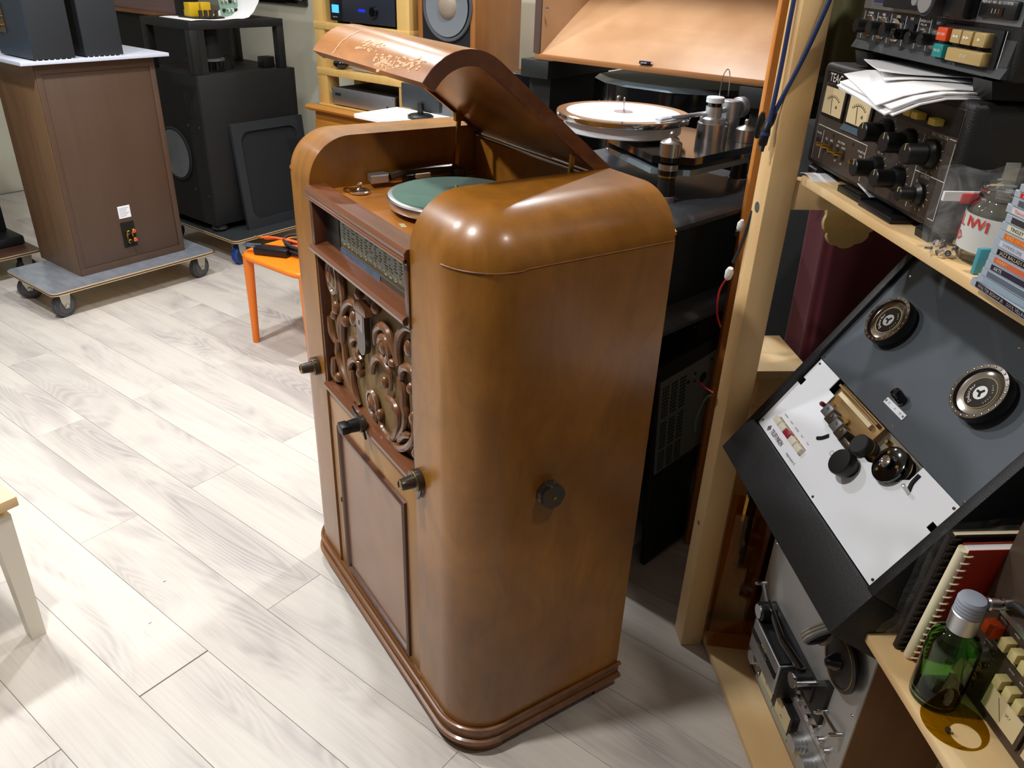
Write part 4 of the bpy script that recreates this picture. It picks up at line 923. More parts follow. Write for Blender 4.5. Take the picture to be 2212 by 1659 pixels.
MB().box(0.000, 0.026, -0.0065, 0.002, 0.075, 0.089, 0.001).build('zip_slider', flat('slider_red', (206, 26, 28), 0.4), bg)
random.seed(5)
for i in range(14):
    x, y, z = random.uniform(-0.024, 0.030), random.uniform(-0.022, -0.004), random.uniform(0.004, 0.022)
    o = MB().lathe([(0.0045, 0), (0.0045, 0.003), (0.002, 0.003), (0.002, 0.010), (0, 0.011)], (0, 0, 0), (random.uniform(-1, 1), random.uniform(-1, 1), random.uniform(-1, 1)), 8).build('screw', M['chrome'])
    tag(o, 'small bright screw inside the clear zip bag', 'screw', 'screws in the zip bag'); o.location = PS(-0.128+y, 0.700+x, ZS+z)
bc = MB().box(-0.004, 0.004, -0.009, 0.009, 0, 0.036, 0.001).build('blue_clip', M['lightblue']); tag(bc, 'pale blue plastic clip standing beside the discs', 'clip'); place(bc, PS(-0.214, 0.700, ZS+0.0005), RZ_S)
# stack of compact discs
cdb = [  # height, spine colour, text, text colour, sideways offset, yaw, label
 (0.0105, (38, 34, 40), 'WALTER BISHOP JR    SOUL VILLAGE', (170, 160, 160), -0.010, -3, 'lowest disc case in the stack, brown cornered with black spine'),
 (0.0105, (150, 170, 186), '', (40, 40, 40), 0.012, 1, 'pale blue grey disc case second from the bottom of the stack'),
 (0.0105, (96, 108, 122), '', (60, 60, 60), 0.022, 0, 'grey teal disc case third from the bottom of the stack'),
 (0.0105, (52, 50, 66), 'ARTE', (210, 206, 200), 0.028, 1, 'dark violet disc case with pale lettering low in the stack'),
 (0.0105, (204, 108, 74), 'HARRY', (240, 190, 120), 0.031, 0, 'salmon red disc case in the lower half of the stack'),
 (0.0105, (30, 28, 34), 'JAZZ BALLADS FOR EASY LISTENING', (206, 190, 160), 0.033, 0, 'black disc case with jazz ballads lettering on its spine'),
 (0.0105, (200, 202, 214), 'SUMMERTIME', (150, 150, 170), 0.034, -2, 'white disc case just above the black lettered spine'),
 (0.0105, (224, 110, 40), 'BIRD OF PARADISE', (240, 190, 110), 0.040, 0, 'bright orange disc case in the middle of the stack'),
 (0.0105, (226, 220, 190), 'TINSLEY ELLIS · STORM WARNING', (52, 50, 44), 0.041, 1, 'cream spined disc case with dark lettering'),
 (0.0105, (60, 56, 60), '', (60, 60, 60), 0.048, 0, 'plain charcoal disc case above the cream spine'),
 (0.0105, (218, 206, 206), 'Vanessa', (216, 120, 100), 0.038, -2, 'pinkish white disc case jutting out towards the jar'),
 (0.0105, (86, 92, 100), '', (60, 60, 60), 0.052, 0, 'slate grey disc case under the red one'),
 (0.0080, (206, 36, 40), 'BY DON', (250, 190, 160), 0.050, -1, 'thin bright red disc case high in the stack'),
 (0.0090, (120, 150, 180), '', (60, 60, 60), 0.064, 3, 'tilted glossy blue disc case above the red one'),
 (0.0105, (38, 44, 52), 'BEST', (210, 210, 220), 0.074, 0, 'dark disc case second from the top of the stack'),
 (0.0105, (170, 160, 190), '', (60, 60, 60), 0.090, 2, 'lilac grey disc case on top of the stack')]
z = ZS + 0.0003
jewel = flat('jewel_case', (168, 180, 192), 0.12, coat=0.5)
for h_, c_, s_, tc_, off, yaw, lab_ in cdb:
    r_ = thing('compact_disc', lab_, 'disc case', PS(-0.258-off*0.62, 0.664-off*0.16, z), RZ_S+R(yaw), group='stack of discs on the upper shelf')
    MB().box(0, 0.142, 0, 0.124, 0, h_*0.97, 0.0006, 1).build('case', jewel, r_)
    sp = MB().box(0.012, 0.138, -0.0004, 0.001, h_*0.16, h_*0.82).build('spine', plain('spine_%d_%d_%d' % c_, c_, 0.3), r_)
    if s_: text(s_, h_*0.62, plain('ink_%d_%d_%d' % tc_, tc_, 0.6), r_, 0.018, h_*0.49, -0.0008)
    z += h_ + 0.0001
# ================================================================== slanted tape machine on the lower shelf
tl = thing('slant_tape_machine', 'black cased reel tape machine leaning back, with white and slate plates and two mirrored hubs', 'tape machine', PS(0.0235, 0.613, 0.675), RZ_S, R(-34))
W2 = 0.2875; ZL = 0.66
mb = MB(); mb.box(-W2, W2, 0.0, 0.17, 0.0, 0.098, 0.002); mb.build('case_front', M['black_vinyl'], tl)
for sx in (1, -1): box('case_cheek', M['black_vinyl'], tl, sx*(W2-0.021), sx*W2, 0.0, 0.17, 0.098, ZL, 0.002)
box('case_back', M['black_vinyl'], tl, -W2+0.02, W2-0.02, 0.12, 0.17, 0.098, ZL)
box('case_top', M['black_vinyl'], tl, -W2+0.021, W2-0.021, 0.0, 0.17, ZL-0.02, ZL)
# wedge of plywood under the case so that it leans
wq = MB(); c34, s34 = math.cos(R(34)), math.sin(R(34))
def unrot(y, z): return (y*c34 - z*s34, y*s34 + z*c34)
wq.prism([unrot(0.205, -0.003), unrot(0.44, -0.003), unrot(0.44, 0.28), unrot(0.36, 0.265), unrot(0.145, 0.115)], 'yz', -W2+0.01, W2-0.01); wq.build('support_wedge', M['walnut_side'], tl)
YD = 0.010
# white plate with cut-outs, in four pieces of one sheet
def plate_poly(p, m, name, y0=YD, th=0.002): return MB().prism(p, 'xz', y0, y0+th).build(name, m, tl)
XL, XR, Z0, Z1 = -0.2665, 0.2625, 0.100, 0.2925
hx0, hx1, hz = -0.168, 0.148, 0.236
wp_ = [(XL, Z0), (XR, Z0), (XR, 0.232), (XR-0.017, 0.232), (XR-0.017, 0.246), (XR, 0.246), (XR, Z1), (0.150, Z1), (0.150, 0.262), (0.118, 0.236), (0.070, 0.236), (0.052, 0.228), (-0.006, 0.228), (-0.020, 0.214), (-0.080, 0.214), (-0.100, 0.226), (-0.146, 0.232), (-0.146, 0.262), (-0.172, 0.262), (-0.172, Z1), (XL+0.005, Z1), (XL+0.005, 0.240), (XL+0.018, 0.240), (XL+0.018, 0.224), (XL, 0.224)]
plate_poly(wp_, M['telwhite'], 'white_plate')
dp = plate_poly([(XL, Z1+0.001), (XR+0.004, Z1+0.001), (XR+0.004, ZL-0.02), (XL, ZL-0.02)], M['teldark'], 'slate_plate')
box('head_well', M['mech2'], tl, -0.172, 0.152, YD+0.018, YD+0.026, 0.205, 0.2925)
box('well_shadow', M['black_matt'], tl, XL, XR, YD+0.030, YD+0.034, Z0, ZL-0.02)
hb = MB().box(-0.150, 0.016, YD+0.004, YD+0.018, 0.232, 0.290, 0.001).build('head_tray', M['mech'], tl)
box('head_bar', M['cork'], hb, -0.132, -0.004, YD-0.006, YD+0.006, 0.270, 0.279)
box('head_rail', M['mech'], hb, -0.146, 0.010, YD-0.010, YD+0.004, 0.284, 0.2885)
for x in (-0.128, -0.064, 0.000): MB().lathe([(0.006, 0), (0.006, 0.006), (0, 0.006)], (x, YD+0.004, 0.247), '-y', 12).build('head_screw', M['brass'], hb)
for x, z, m_ in ((-0.106, 0.236, M['greymetal']), (-0.082, 0.232, M['bronze']), (-0.058, 0.230, M['greymetal']), (-0.034, 0.228, M['bronze'])):
    hd = MB().box(x-0.013, x+0.013, YD-0.020, YD+0.006, z-0.012, z+0.012, 0.0015).build('tape_head', m_, tl)
    MB().lathe([(0.003, 0), (0.003, 0.002), (0, 0.002)], (x, YD-0.020, z+0.004), '-y', 10).build('head_screw', M['chrome'], hd)
MB().lathe([(0.005, 0), (0.005, 0.020), (0.004, 0.022)], (-0.134, YD+0.002, 0.236), '-y', 12).build('guide_post', M['darkred'], tl)
pr_ = MB().lathe([(0.020, 0), (0.020, 0.030), (0.018, 0.032), (0, 0.032)], (0.020, YD+0.014, 0.240), '-y', 28).build('pinch_wheel', M['rubber_dark'], tl)
MB().lathe([(0.0205, 0), (0.0205, 0.003)], (0.020, YD+0.004, 0.240), '-y', 28).build('wheel_band', M['brass'], pr_)
MB().box(-0.030, 0.012, YD-0.016, YD-0.008, 0.214, 0.228, 0.002).build('pinch_arm', M['bronze'], tl)
for x, z in ((0.040, 0.276), (0.072, 0.250), (0.095, 0.282), (0.038, 0.236)):
    n_ = MB().lathe([(0.0055, 0), (0.0055, 0.010), (0.004, 0.012), (0, 0.012)], (x, YD+0.018, z), '-y', 6).build('hex_nut', M['brass'], tl)
pu = MB().lathe([(0.033, 0), (0.034, 0.004), (0.030, 0.008), (0.030, 0.011), (0.034, 0.015), (0.0345, 0.020), (0.031, 0.022), (0.012, 0.0225), (0.012, 0.030), (0.009, 0.032), (0.0085, 0.028), (0, 0.028)], (0.105, YD+0.006, 0.256), '-y', 40).build('flywheel', M['black_gloss'], tl)
MB().lathe([(0.0115, 0), (0.0115, 0.004), (0.008, 0.006), (0.007, 0.003), (0, 0.003)], (0.105, YD-0.022, 0.256), '-y', 24).build('flywheel_boss', M['chrome'], pu)
for a in (20, 140, 250): MB().lathe([(0.003, 0), (0.003, 0.0012), (0, 0.0012)], (0.105+0.022*math.cos(R(a)), YD-0.0160, 0.256+0.022*math.sin(R(a))), '-y', 10).build('flywheel_rivet', M['brass'], pu)
MB().lathe([(0.018, 0), (0.018, 0.010), (0.025, 0.014), (0.026, 0.030), (0.024, 0.034), (0, 0.035)], (0.036, YD, 0.196), '-y', 36).build('round_knob', M['black_plastic'], tl)
# reel hubs
for hx, hz_ in ((-0.1585, 0.4400), (0.1395, 0.4430)):
    h_ = MB().lathe([(0.030, 0), (0.030, 0.008), (0.049, 0.010), (0.0505, 0.014), (0.0505, 0.030), (0.049, 0.032), (0.043, 0.032), (0.040, 0.026), (0.030, 0.0245), (0, 0.0245)], (hx, YD, hz_), '-y', 48).build('reel_hub', M['black_plastic'], tl)
    mb = MB(); rows = [[(hx+r_*math.cos(2*math.pi*k/48), YD-y_, hz_+r_*math.sin(2*math.pi*k/48)) for k in range(49)] for r_, y_ in ((0.0500, 0.0322), (0.0438, 0.0324), (0.0405, 0.0265), (0.0310, 0.0250), (0.012, 0.0250))]
    mb.solid(rows, 0.0004).build('mirror_ring', M['mirror'], h_)
    mb = MB()
    for k in range(24):
        a = 2*math.pi*k/24; mb.ball((hx+0.0468*math.cos(a), YD-0.0328, hz_+0.0468*math.sin(a)), (0.0022, 0.0009, 0.0022), 8)
    mb.build('rim_dimples', M['chrome'], h_)
    MB().lathe([(0.0285, 0), (0.0285, 0.0006), (0, 0.0006)], (hx, YD-0.0252, hz_), '-y', 40).build('hub_badge', flat('hub_badge', (52, 44, 40), 0.2, 0.6), h_)
    MB().tube([(hx+0.0285*math.cos(a), YD-0.0260, hz_+0.0285*math.sin(a)) for a in [2*math.pi*k/40 for k in range(40)]], 0.0006, 5, True).build('badge_ring', M['print_gold'], h_)
    MB().lathe([(0.0125, 0), (0.0125, 0.001), (0, 0.001)], (hx, YD-0.0255, hz_), '-y', 28).build('hub_disc', M['silverpaint'], h_)
    mb = MB()
    for k in range(3):
        a = 2*math.pi*k/3 + 0.5; mb.box(-0.002, 0.002, -0.0004, 0.0004, 0, 0.008, M=Matrix.Translation((hx, YD-0.0268, hz_)) @ Matrix.Rotation(a, 4, 'Y'))
    mb.build('hub_key', M['black_matt'], h_)
    for i, ch in enumerate('Dokorder'):
        a = R(258 - i*12.5); text(ch, 0.0088, M['print'], h_, hx+0.0205*math.cos(a), hz_+0.0205*math.sin(a), YD-0.0262, 'CENTER', rot=(R(90), R(90)-a, 0))
    for i, ch in enumerate('tape reel'):
        if ch == ' ': continue
        a = R(70 - i*12); text(ch, 0.0050, M['print'], h_, hx+0.0215*math.cos(a), hz_+0.0215*math.sin(a), YD-0.0262, 'CENTER', rot=(R(90), R(90)-a, 0))
# speed switch
sp_ = MB().box(-0.032, 0.036, YD-0.0016, YD, 0.322, 0.334).build('switch_plate', M['telwhite'], tl)
for x, s_ in ((-0.021, '19'), (0.002, '0'), (0.018, '9,5')): text(s_, 0.006, M['print_dark'], sp_, x, 0.328, YD-0.0020)
for x in (-0.028, 0.032): MB().lathe([(0.0022, 0), (0.0022, 0.001), (0, 0.001)], (x, YD-0.0016, 0.328), '-y', 10).build('plate_screw', M['greymetal'], sp_)
MB().lathe([(0.0105, 0), (0.010, 0.022), (0.0085, 0.027), (0, 0.029)], (0.002, YD, 0.346), (-0.2, -1, 0.25), 20).build('speed_lever', M['black_gloss'], tl)
# keys and lettering
for i in range(5):
    x = -0.2085 + 0.0272*i
    k = MB().box(x-0.0125, x+0.0125, YD-0.012, YD+0.001, 0.1335, 0.1465, 0.0015).build('piano_key', M['winebtn'] if i == 2 else M['clearbtn'], tl)
    box('key_frame', M['brass'], k, x-0.0125, x+0.0125, YD-0.0005, YD+0.0005, 0.1468, 0.1485)
for s_, x in (('REWIND', -0.217), ('FORW', -0.187), ('RECORD', -0.161), ('PLAY', -0.131), ('STOP', -0.103)): text(s_, 0.0044, M['print_dark'], tl, x, 0.159, YD-0.0005)
text('TELEFUNKEN', 0.0150, M['print_dark'], tl, -0.2105, 0.1135, YD-0.0006, sx=0.66, bold=0.012)
text('magnetophon 12', 0.0080, M['print_dark'], tl, -0.1235, 0.1125, YD-0.0006, sx=0.80)
lg = MB(); cx, cz = -0.222, 0.113
for r0, r1 in ((0.0075, 0.0062), (0.0046, 0.0034)):
    for k in range(4):
        a, b = R(90*k), R(90*k+90)
        lg.prism([(cx+r0*math.cos(a), cz+r0*math.sin(a)), (cx+r0*math.cos(b), cz+r0*math.sin(b)), (cx+r1*math.cos(b), cz+r1*math.sin(b)), (cx+r1*math.cos(a), cz+r1*math.sin(a))], 'xz', YD-0.0008, YD+0.0002)
lg.prism([(cx-0.002, cz), (cx, cz-0.002), (cx+0.002, cz), (cx, cz+0.002)], 'xz', YD-0.0008, YD+0.0002)
lg.build('diamond_emblem', M['print_dark'], tl)
def slotbar(pts, w_, m, name): return MB().tube(smoothpath(pts, 5), w_, 8, up=(0, 1, 0)).build(name, m, tl)
slotbar([(-0.089, YD-0.0004, 0.182), (-0.079, YD-0.0004, 0.190), (-0.070, YD-0.0004, 0.203)], 0.0042, M['black_matt'], 'lever_slot')
slotbar([(0.168, YD-0.0004, 0.248), (0.160, YD-0.0004, 0.262), (0.158, YD-0.0004, 0.280)], 0.0042, M['black_matt'], 'lever_slot')
MB().lathe([(0.0035, 0), (0.0035, 0.020), (0, 0.021)], (0.170, YD, 0.246), (-0.15, -1, 0.3), 10).build('tension_pin', M['steel'], tl)
for x, z in ((-0.030, 0.186), (-0.017, 0.186)): MB().tube([(x+0.0045*math.cos(a), YD-0.0002, z+0.0045*math.sin(a)) for a in [2*math.pi*k/16 for k in range(16)]], 0.0005, 4, True).build('blanking_disc', M['greymetal'], tl)
for x, z in ((XL+0.008, 0.112), (XR-0.008, 0.110), (0.02, 0.106), (XR-0.009, 0.284), (XL+0.014, 0.284), (-0.010, 0.172), (-0.255, 0.30), (0.030, 0.303), (XR-0.004, 0.302), (-0.24, 0.530), (0.10, 0.535)): MB().lathe([(0.0033, 0), (0.0025, 0.0014), (0, 0.0017)], (x, YD, z), '-y', 10).build('panel_screw', M['chrome'], tl)

# ================================================================== silver reel deck on the bottom shelf
ak = thing('silver_reel_deck', 'upright silver reel deck in a walnut case on the bottom shelf', 'tape deck', PS(0.011, 0.762, 0.045), RZ_S)
XA0, XA1, ZA = -0.240, 0.218, 0.50
box('wood_case', M['walnut_side'], ak, XA0+0.004, XA1, 0.004, 0.21, 0.0, ZA+0.006, 0.002)
box('front_panel', M['silverpaint'], ak, XA0, XA1, 0.0, 0.005, 0.012, ZA, 0.001)
for x in (-0.19, 0.17): box('rubber_foot', M['rubber_dark'], ak, x-0.025, x+0.025, 0.02, 0.18, -0.011, 0.0, 0.002)
hc = MB().box(-0.152, 0.0, -0.050, 0.0, 0.150, 0.240, 0.006).build('head_cover', M['alu'], ak)
MB().prism([(-0.050, 0.196), (-0.0525, 0.198), (-0.045, 0.244), (-0.02, 0.246), (-0.02, 0.240), (-0.048, 0.232)], 'yz', -0.150, -0.004).build('cover_band', M['black_plastic'], hc)
box('cover_side', M['black_plastic'], hc, 0.0, 0.012, -0.046, 0.0, 0.152, 0.236, 0.004)
text('AKAI', 0.012, M['print_gold'], hc, -0.075, 0.218, -0.0535, 'CENTER'); text('4 TRACK 2 CHANNEL STEREO', 0.0042, M['print_gold'], hc, -0.078, 0.205, -0.0535, 'CENTER')
text('GX', 0.008, M['print_dark'], hc, -0.078, 0.172, -0.0506, 'CENTER')
hbk = box('head_base', M['black_plastic'], ak, -0.165, 0.085, -0.014, 0.0, 0.222, 0.278, 0.003)
for x in (-0.142, 0.060):
    r_ = MB().lathe([(0.022, 0), (0.022, 0.034), (0.020, 0.036), (0, 0.036)], (x, -0.012, 0.268), '-y', 32).build('roller', M['black_plastic'], ak)
    MB().lathe([(0.017, 0), (0.017, 0.004), (0, 0.004)], (x, -0.048, 0.268), '-y', 30).build('roller_cap', M['chrome'], r_)
MB().tube([(-0.142, -0.030, 0.292), (-0.04, -0.034, 0.278), (0.060, -0.030, 0.292)], 0.006, 8, sy=2.2).build('tape_run', M['black_gloss'], ak)
for pts, nm in (([(-0.160, -0.010, 0.240), (-0.180, -0.016, 0.262), (-0.215, -0.016, 0.288)], 'tension_arm'), ([(0.132, -0.010, 0.255), (0.165, -0.012, 0.262), (0.198, -0.012, 0.268)], 'tension_arm')):
    a_ = MB().tube(pts, 0.0045, 10).build(nm, M['steel'], ak)
    for p_ in (pts[0], pts[-1]): MB().lathe([(0.0055, 0), (0.0055, 0.022), (0.003, 0.027), (0, 0.028)], (p_[0], p_[1]+0.008, p_[2]), '-y', 14).build('arm_post', M['chrome'], a_)
mt = MB().box(-0.126, 0.056, -0.018, 0.0, 0.060, 0.134, 0.002).build('meter_hood', M['black_plastic'], ak)
for x0, x1, nd in ((-0.117, -0.044, -25), (-0.024, 0.048, -25)):
    f_ = box('vu_meter', M['meter'], mt, x0, x1, -0.0195, -0.017, 0.078, 0.126)
    text('VU', 0.010, M['black_matt'], mt, (x0+x1)/2, 0.092, -0.0199, 'CENTER')
for x0, x1 in ((-0.122, -0.036), (-0.034, 0.054)): box('meter_trim', plain('sage_trim', (176, 180, 158), 0.4), mt, x0, x1, -0.0190, -0.017, 0.060, 0.074)
MB().prism([(0.022, 0.205), (0.128, 0.208), (0.130, 0.322), (0.106, 0.318), (0.075, 0.280), (0.026, 0.240)], 'xz', -0.010, 0.0).build('capstan_plate', M['black_plastic'], ak)
MB().cyl((0.083, -0.008, 0.282), '-y', 0.006, 0.045, 14).build('capstan', M['chrome'], ak)
for x, z, r_, h_ in ((-0.168, 0.088, 0.019, 0.028), (0.088, 0.100, 0.021, 0.030), (0.140, 0.100, 0.021, 0.030)):
    k = MB().lathe([(r_*1.15, 0), (r_*1.15, 0.006), (r_, 0.007), (r_, 0.014), (r_*0.93, 0.0145), (r_*0.93, h_-0.001), (r_*0.86, h_), (0, h_)], (x, 0, z), '-y', 32).build('level_knob', M['alu'], ak)
for x in (0.037, 0.090, 0.1175, 0.1465, 0.1735):
    MB().lathe([(0.0085, 0), (0.0085, 0.012), (0.0075, 0.013), (0, 0.013)], (x, 0, 0.184), '-y', 22).build('push_button', M['chrome'], ak)
MB().lathe([(0.0035, 0), (0.003, 0.002), (0, 0.0025)], (0.0605, 0, 0.181), '-y', 12).build('record_lamp', M['winebtn'], ak)
for x, z in ((-0.196, 0.190), (-0.172, 0.166), (-0.196, 0.140), (-0.200, 0.118)):
    t_ = box('switch_slot', M['black_matt'], ak, x-0.006, x+0.006, -0.001, 0.001, z-0.004, z+0.004)
    MB().lathe([(0.004, 0), (0.0045, 0.012), (0.003, 0.016), (0, 0.016)], (x, -0.001, z+0.002), (0.15, -1, 0.2), 10).build('toggle', M['chrome'], t_)
for x, z in ((-0.176, 0.050), (-0.160, 0.036), (0.204, 0.331), (-0.228, 0.075), (0.205, 0.12), (-0.224, 0.40), (-0.222, 0.215)): MB().lathe([(0.004, 0), (0.003, 0.002), (0, 0.0024)], (x, 0, z), '-y', 12).build('panel_screw', M['steel'], ak)
box('nameplate', M['black_matt'], ak, -0.205, -0.170, -0.001, 0.0005, 0.018, 0.026)
rules(ak, [(-0.05, 0.146, 0.21, 0.146), (0.105, 0.02, 0.105, 0.07)], M['print_dark'], 0.0006)
MB().box(0.160, 0.172, -0.012, 0.0, 0.098, 0.110, 0.002).build('knob_tab', M['white'], ak)
rh = MB().lathe([(0.034, 0), (0.034, 0.014), (0.060, 0.016), (0.060, 0.022), (0.057, 0.024), (0.012, 0.024), (0, 0.024)], (0.150, 0, 0.420), '-y', 48).build('reel_table', M['black_plastic'], ak)
MB().tube([(0.150+0.052*math.cos(a), -0.0245, 0.420+0.052*math.sin(a)) for a in [2*math.pi*k/44 for k in range(44)]], 0.0010, 5, True).build('gold_ring', M['brass'], rh)
MB().lathe([(0.018, 0), (0.016, 0.012), (0.008, 0.026), (0, 0.027)], (0.150, -0.024, 0.420), '-y', 20).build('reel_hub', M['black_gloss'], rh)
rh2 = 0 and MB().lathe([(0.034, 0), (0.034, 0.014), (0.060, 0.016), (0.060, 0.022), (0.012, 0.024), (0, 0.024)], (-0.130, 0, 0.420), '-y', 40).build('reel_table', M['black_plastic'], ak)
cb_ = thing('cable_bundle', 'grey tied bundle of mains cord hanging under the slanted machine corner', 'cable', PS(-0.205, 0.628, 0.590), RZ_S)
random.seed(9)
for i in range(6):
    y = 0.01*random.uniform(-1, 1); a_ = 0.016+0.004*i/6
    MB().tube(smoothpath([(-0.045+0.004*random.random(), 0.02+y, 0.030+a_*math.sin(t_)*0.5+0.01*math.cos(t_)) if False else (0.004*i-0.012, 0.020+0.036*math.cos(t_)+y*0.3, 0.026+0.010*math.sin(t_)+0.014*math.cos(t_)) for t_ in [2*math.pi*k/10 for k in range(10)]], 3, True), 0.0036, 6, True).build('loop', M['rubber'] if i % 2 else plain('grey_cord', (120, 112, 96), 0.6), cb_)
MB().tube([(0.005+0.012*math.cos(a), 0.022+0.02*math.sin(a)*0.6, 0.030+0.024*math.sin(a)) for a in [2*math.pi*k/14 for k in range(14)]], 0.004, 6, True).build('tie', M['bronze'], cb_)
# smoked acrylic cover standing beside the deck
am = thing('acrylic_cover', 'amber smoked acrylic dust cover standing on the bottom shelf by the post', 'cover', PS(0.312, 0.680, 0.034), RZ_S)
def smoke_mat():
    m, nt, b = _mat('amber_smoked_sheet'); b.inputs['Base Color'].default_value = lin((178, 132, 44))+(1,); b.inputs['Roughness'].default_value = 0.06
    b.inputs['Alpha'].default_value = 0.52; b.inputs['Coat Weight'].default_value = 0.4
    return m
MB().box(-0.004, 0.120, 0.0, 0.004, 0.0, 0.46, 0.0012, 1, M=Matrix.Rotation(R(78), 4, 'Z') @ Matrix.Rotation(R(3), 4, 'X')).build('front_sheet', M['smoke_sheet'], am)
MB().box(0.0, 0.20, 0.0, 0.004, 0.0, 0.46, 0.0012, 1, M=Matrix.Translation((-0.052, 0.012, 0)) @ Matrix.Rotation(R(78), 4, 'Z')).build('back_sheet', M['smoke_sheet'], am)

# ================================================================== brown deck and things on the lower shelf
d3 = thing('brown_control_deck', 'brown fronted tape deck with cream buttons at the right edge of the lower shelf', 'tape deck', PS(-0.580, 0.774, 0.672), RZ_S, R(-3))
box('case', M['black_vinyl'], d3, -0.232, 0.21, 0.003, 0.20, 0.003, 0.40, 0.003)
box('front_panel', M['brownpanel'], d3, -0.230, 0.208, 0.0, 0.004, 0.003, 0.398, 0.001)
box('trim_strip', M['alu'], d3, -0.213, 0.20, -0.003, 0.0, 0.164, 0.172)
k = MB().lathe([(0.010, 0), (0.010, 0.012), (0.008, 0.013), (0.008, 0.018), (0.011, 0.020), (0.011, 0.034), (0.009, 0.036), (0, 0.036)], (-0.190, 0, 0.184), '-y', 24).build('chrome_knob', M['chrome'], d3)
MB().tube(smoothpath([(-0.180, -0.010, 0.190), (-0.165, -0.014, 0.205), (-0.140, -0.010, 0.205)], 5), 0.005, 8).build('rubber_sleeve', M['rubber_dark'], d3)
MB().box(-0.197, -0.175, -0.020, 0.0, 0.129, 0.151, 0.002).build('record_button', M['redbtn'], d3)
for x, z in ((-0.1543, 0.1405), (-0.1324, 0.1415), (-0.1105, 0.1415), (-0.1346, 0.0875), (-0.1124, 0.0882), (-0.0905, 0.0885)): MB().box(x-0.0075, x+0.0075, -0.018, 0.0, z-0.009, z+0.009, 0.0015).build('push_button', M['creambtn'], d3)
knob(d3, -0.186, 0.0875, 0.0115, 0.020, M['alu'], seg=30, flute=0.01); ticks(d3, -0.186, 0.0875, 0.015, M['print'], l=0.003, w_=0.0005)
for z in (0.0653, 0.0443, 0.0265): MB().lathe([(0.0055, 0), (0.0055, 0.003), (0.003, 0.003), (0.003, 0.001), (0, 0.001)], (-0.185, 0, z), '-y', 18).build('jack_socket', M['brass'], d3)
for x0, x1 in ((-0.151, -0.077), (-0.060, 0.014)):
    f = MB().box(x0-0.006, x1+0.006, -0.006, 0.0, 0.020, 0.076, 0.002).build('vu_meter', M['brownpanel'], d3)
    box('meter_face', M['meter'], f, x0, x1, -0.0072, -0.005, 0.027, 0.069)
    MB().tube([((x0+x1)/2+0.004, -0.0076, 0.034), ((x0+x1)/2-0.014, -0.0076, 0.062)], 0.0004, 4).build('needle', M['black_matt'], f)
    text('VU', 0.008, M['black_matt'], f, (x0+x1)/2+0.006, 0.052, -0.0074)
rules(d3, [(-0.205, 0.118, 0.2, 0.118)], M['print'], 0.0006)
for s_, x, z in (('OUTPUT', -0.198, 0.108), ('RECORD', -0.192, 0.157), ('SPEED', -0.160, 0.157), ('TAPE', -0.137, 0.157), ('MODE', -0.142, 0.106), ('BIAS', -0.118, 0.106)): text(s_, 0.0042, M['print'], d3, x, z, -0.0006)
MB().lathe([(0.004, 0), (0.003, 0.002), (0, 0.0024)], (-0.205, 0, 0.275), '-y', 12).build('panel_screw', M['bronze'], d3)
# green bottle
bo = thing('green_bottle', 'square shouldered green glass bottle with a frosted screw cap on the lower shelf', 'bottle', PS(-0.393, 0.722, 0.672), RZ_S); bo.scale = (1.15, 1.15, 1.15)
def sq(r_): return lambda a: 1.0/max(abs(math.cos(a)), abs(math.sin(a)))**0.55 / 1.08
mb = MB(); mb.lathe([(0.0, 0.0), (0.026, 0.0), (0.0305, 0.003), (0.0315, 0.010), (0.0315, 0.092), (0.030, 0.104), (0.025, 0.114), (0.016, 0.121), (0.0145, 0.126), (0.0145, 0.150), (0.0115, 0.150), (0.0115, 0.124), (0.0215, 0.112), (0.0275, 0.102), (0.0288, 0.092), (0.0288, 0.012), (0.026, 0.007), (0.0, 0.006)], (0, 0, 0), 'z', 40, cap=False)
mb.build('glass_body', M['bottle'], bo)
MB().lathe([(0.0175, 0), (0.0178, 0.026), (0.0165, 0.0275)], (0, 0, 0.124), 'z', 30).build('cap_sleeve', M['alu'], bo)
mb = MB(); pr2 = [(0.0168, 0)]
for i in range(4): pr2 += [(0.0172, 0.001+i*0.005), (0.0172, 0.004+i*0.005), (0.0166, 0.0048+i*0.005)]
mb.lathe(pr2 + [(0.0155, 0.023), (0.012, 0.024), (0.0, 0.024)], (0, 0, 0.1515), 'z', 30).build('screw_cap', flat('milky_plastic', (186, 194, 210), 0.4, trans=0.35), bo)
# amber disc with an off-centre hole
dv = Vector((0.016, 0.0085, 0))
ad_ = bmesh.new(); n = 48; ro, ri = 0.047, 0.0212
mb = MB(); mb.bm.free(); mb.bm = ad_
O = [ad_.verts.new((ro*math.cos(2*math.pi*i/n), ro*math.sin(2*math.pi*i/n), 0.0)) for i in range(n)]; I = [ad_.verts.new((0.0215+ri*math.cos(2*math.pi*i/n), 0.004+ri*math.sin(2*math.pi*i/n), 0.0)) for i in range(n)]
for i in range(n): ad_.faces.new((O[i], O[(i+1) % n], I[(i+1) % n], I[i]))
bmesh.ops.solidify(ad_, geom=ad_.faces[:], thickness=-0.003)
def amber_sheet():
    m, nt, b = _mat('amber_sheet'); b.inputs['Base Color'].default_value = lin((150, 118, 20))+(1,); b.inputs['Roughness'].default_value = 0.1; b.inputs['Alpha'].default_value = 0.82; b.inputs['Coat Weight'].default_value = 0.5
    return m
adk = thing('amber_disc', 'amber acrylic disc with an off-centre hole lying by the bottle', 'disc', PS(-0.4435, 0.7265, 0.6725), RZ_S)
mb.build('ring', M['amber_sheet'], adk)
MB().lathe([(0.004, 0), (0.004, 0.004), (0, 0.005)], (0.014, -0.020, 0.003), 'z', 12).build('stop_screw', M['bronze'], adk)
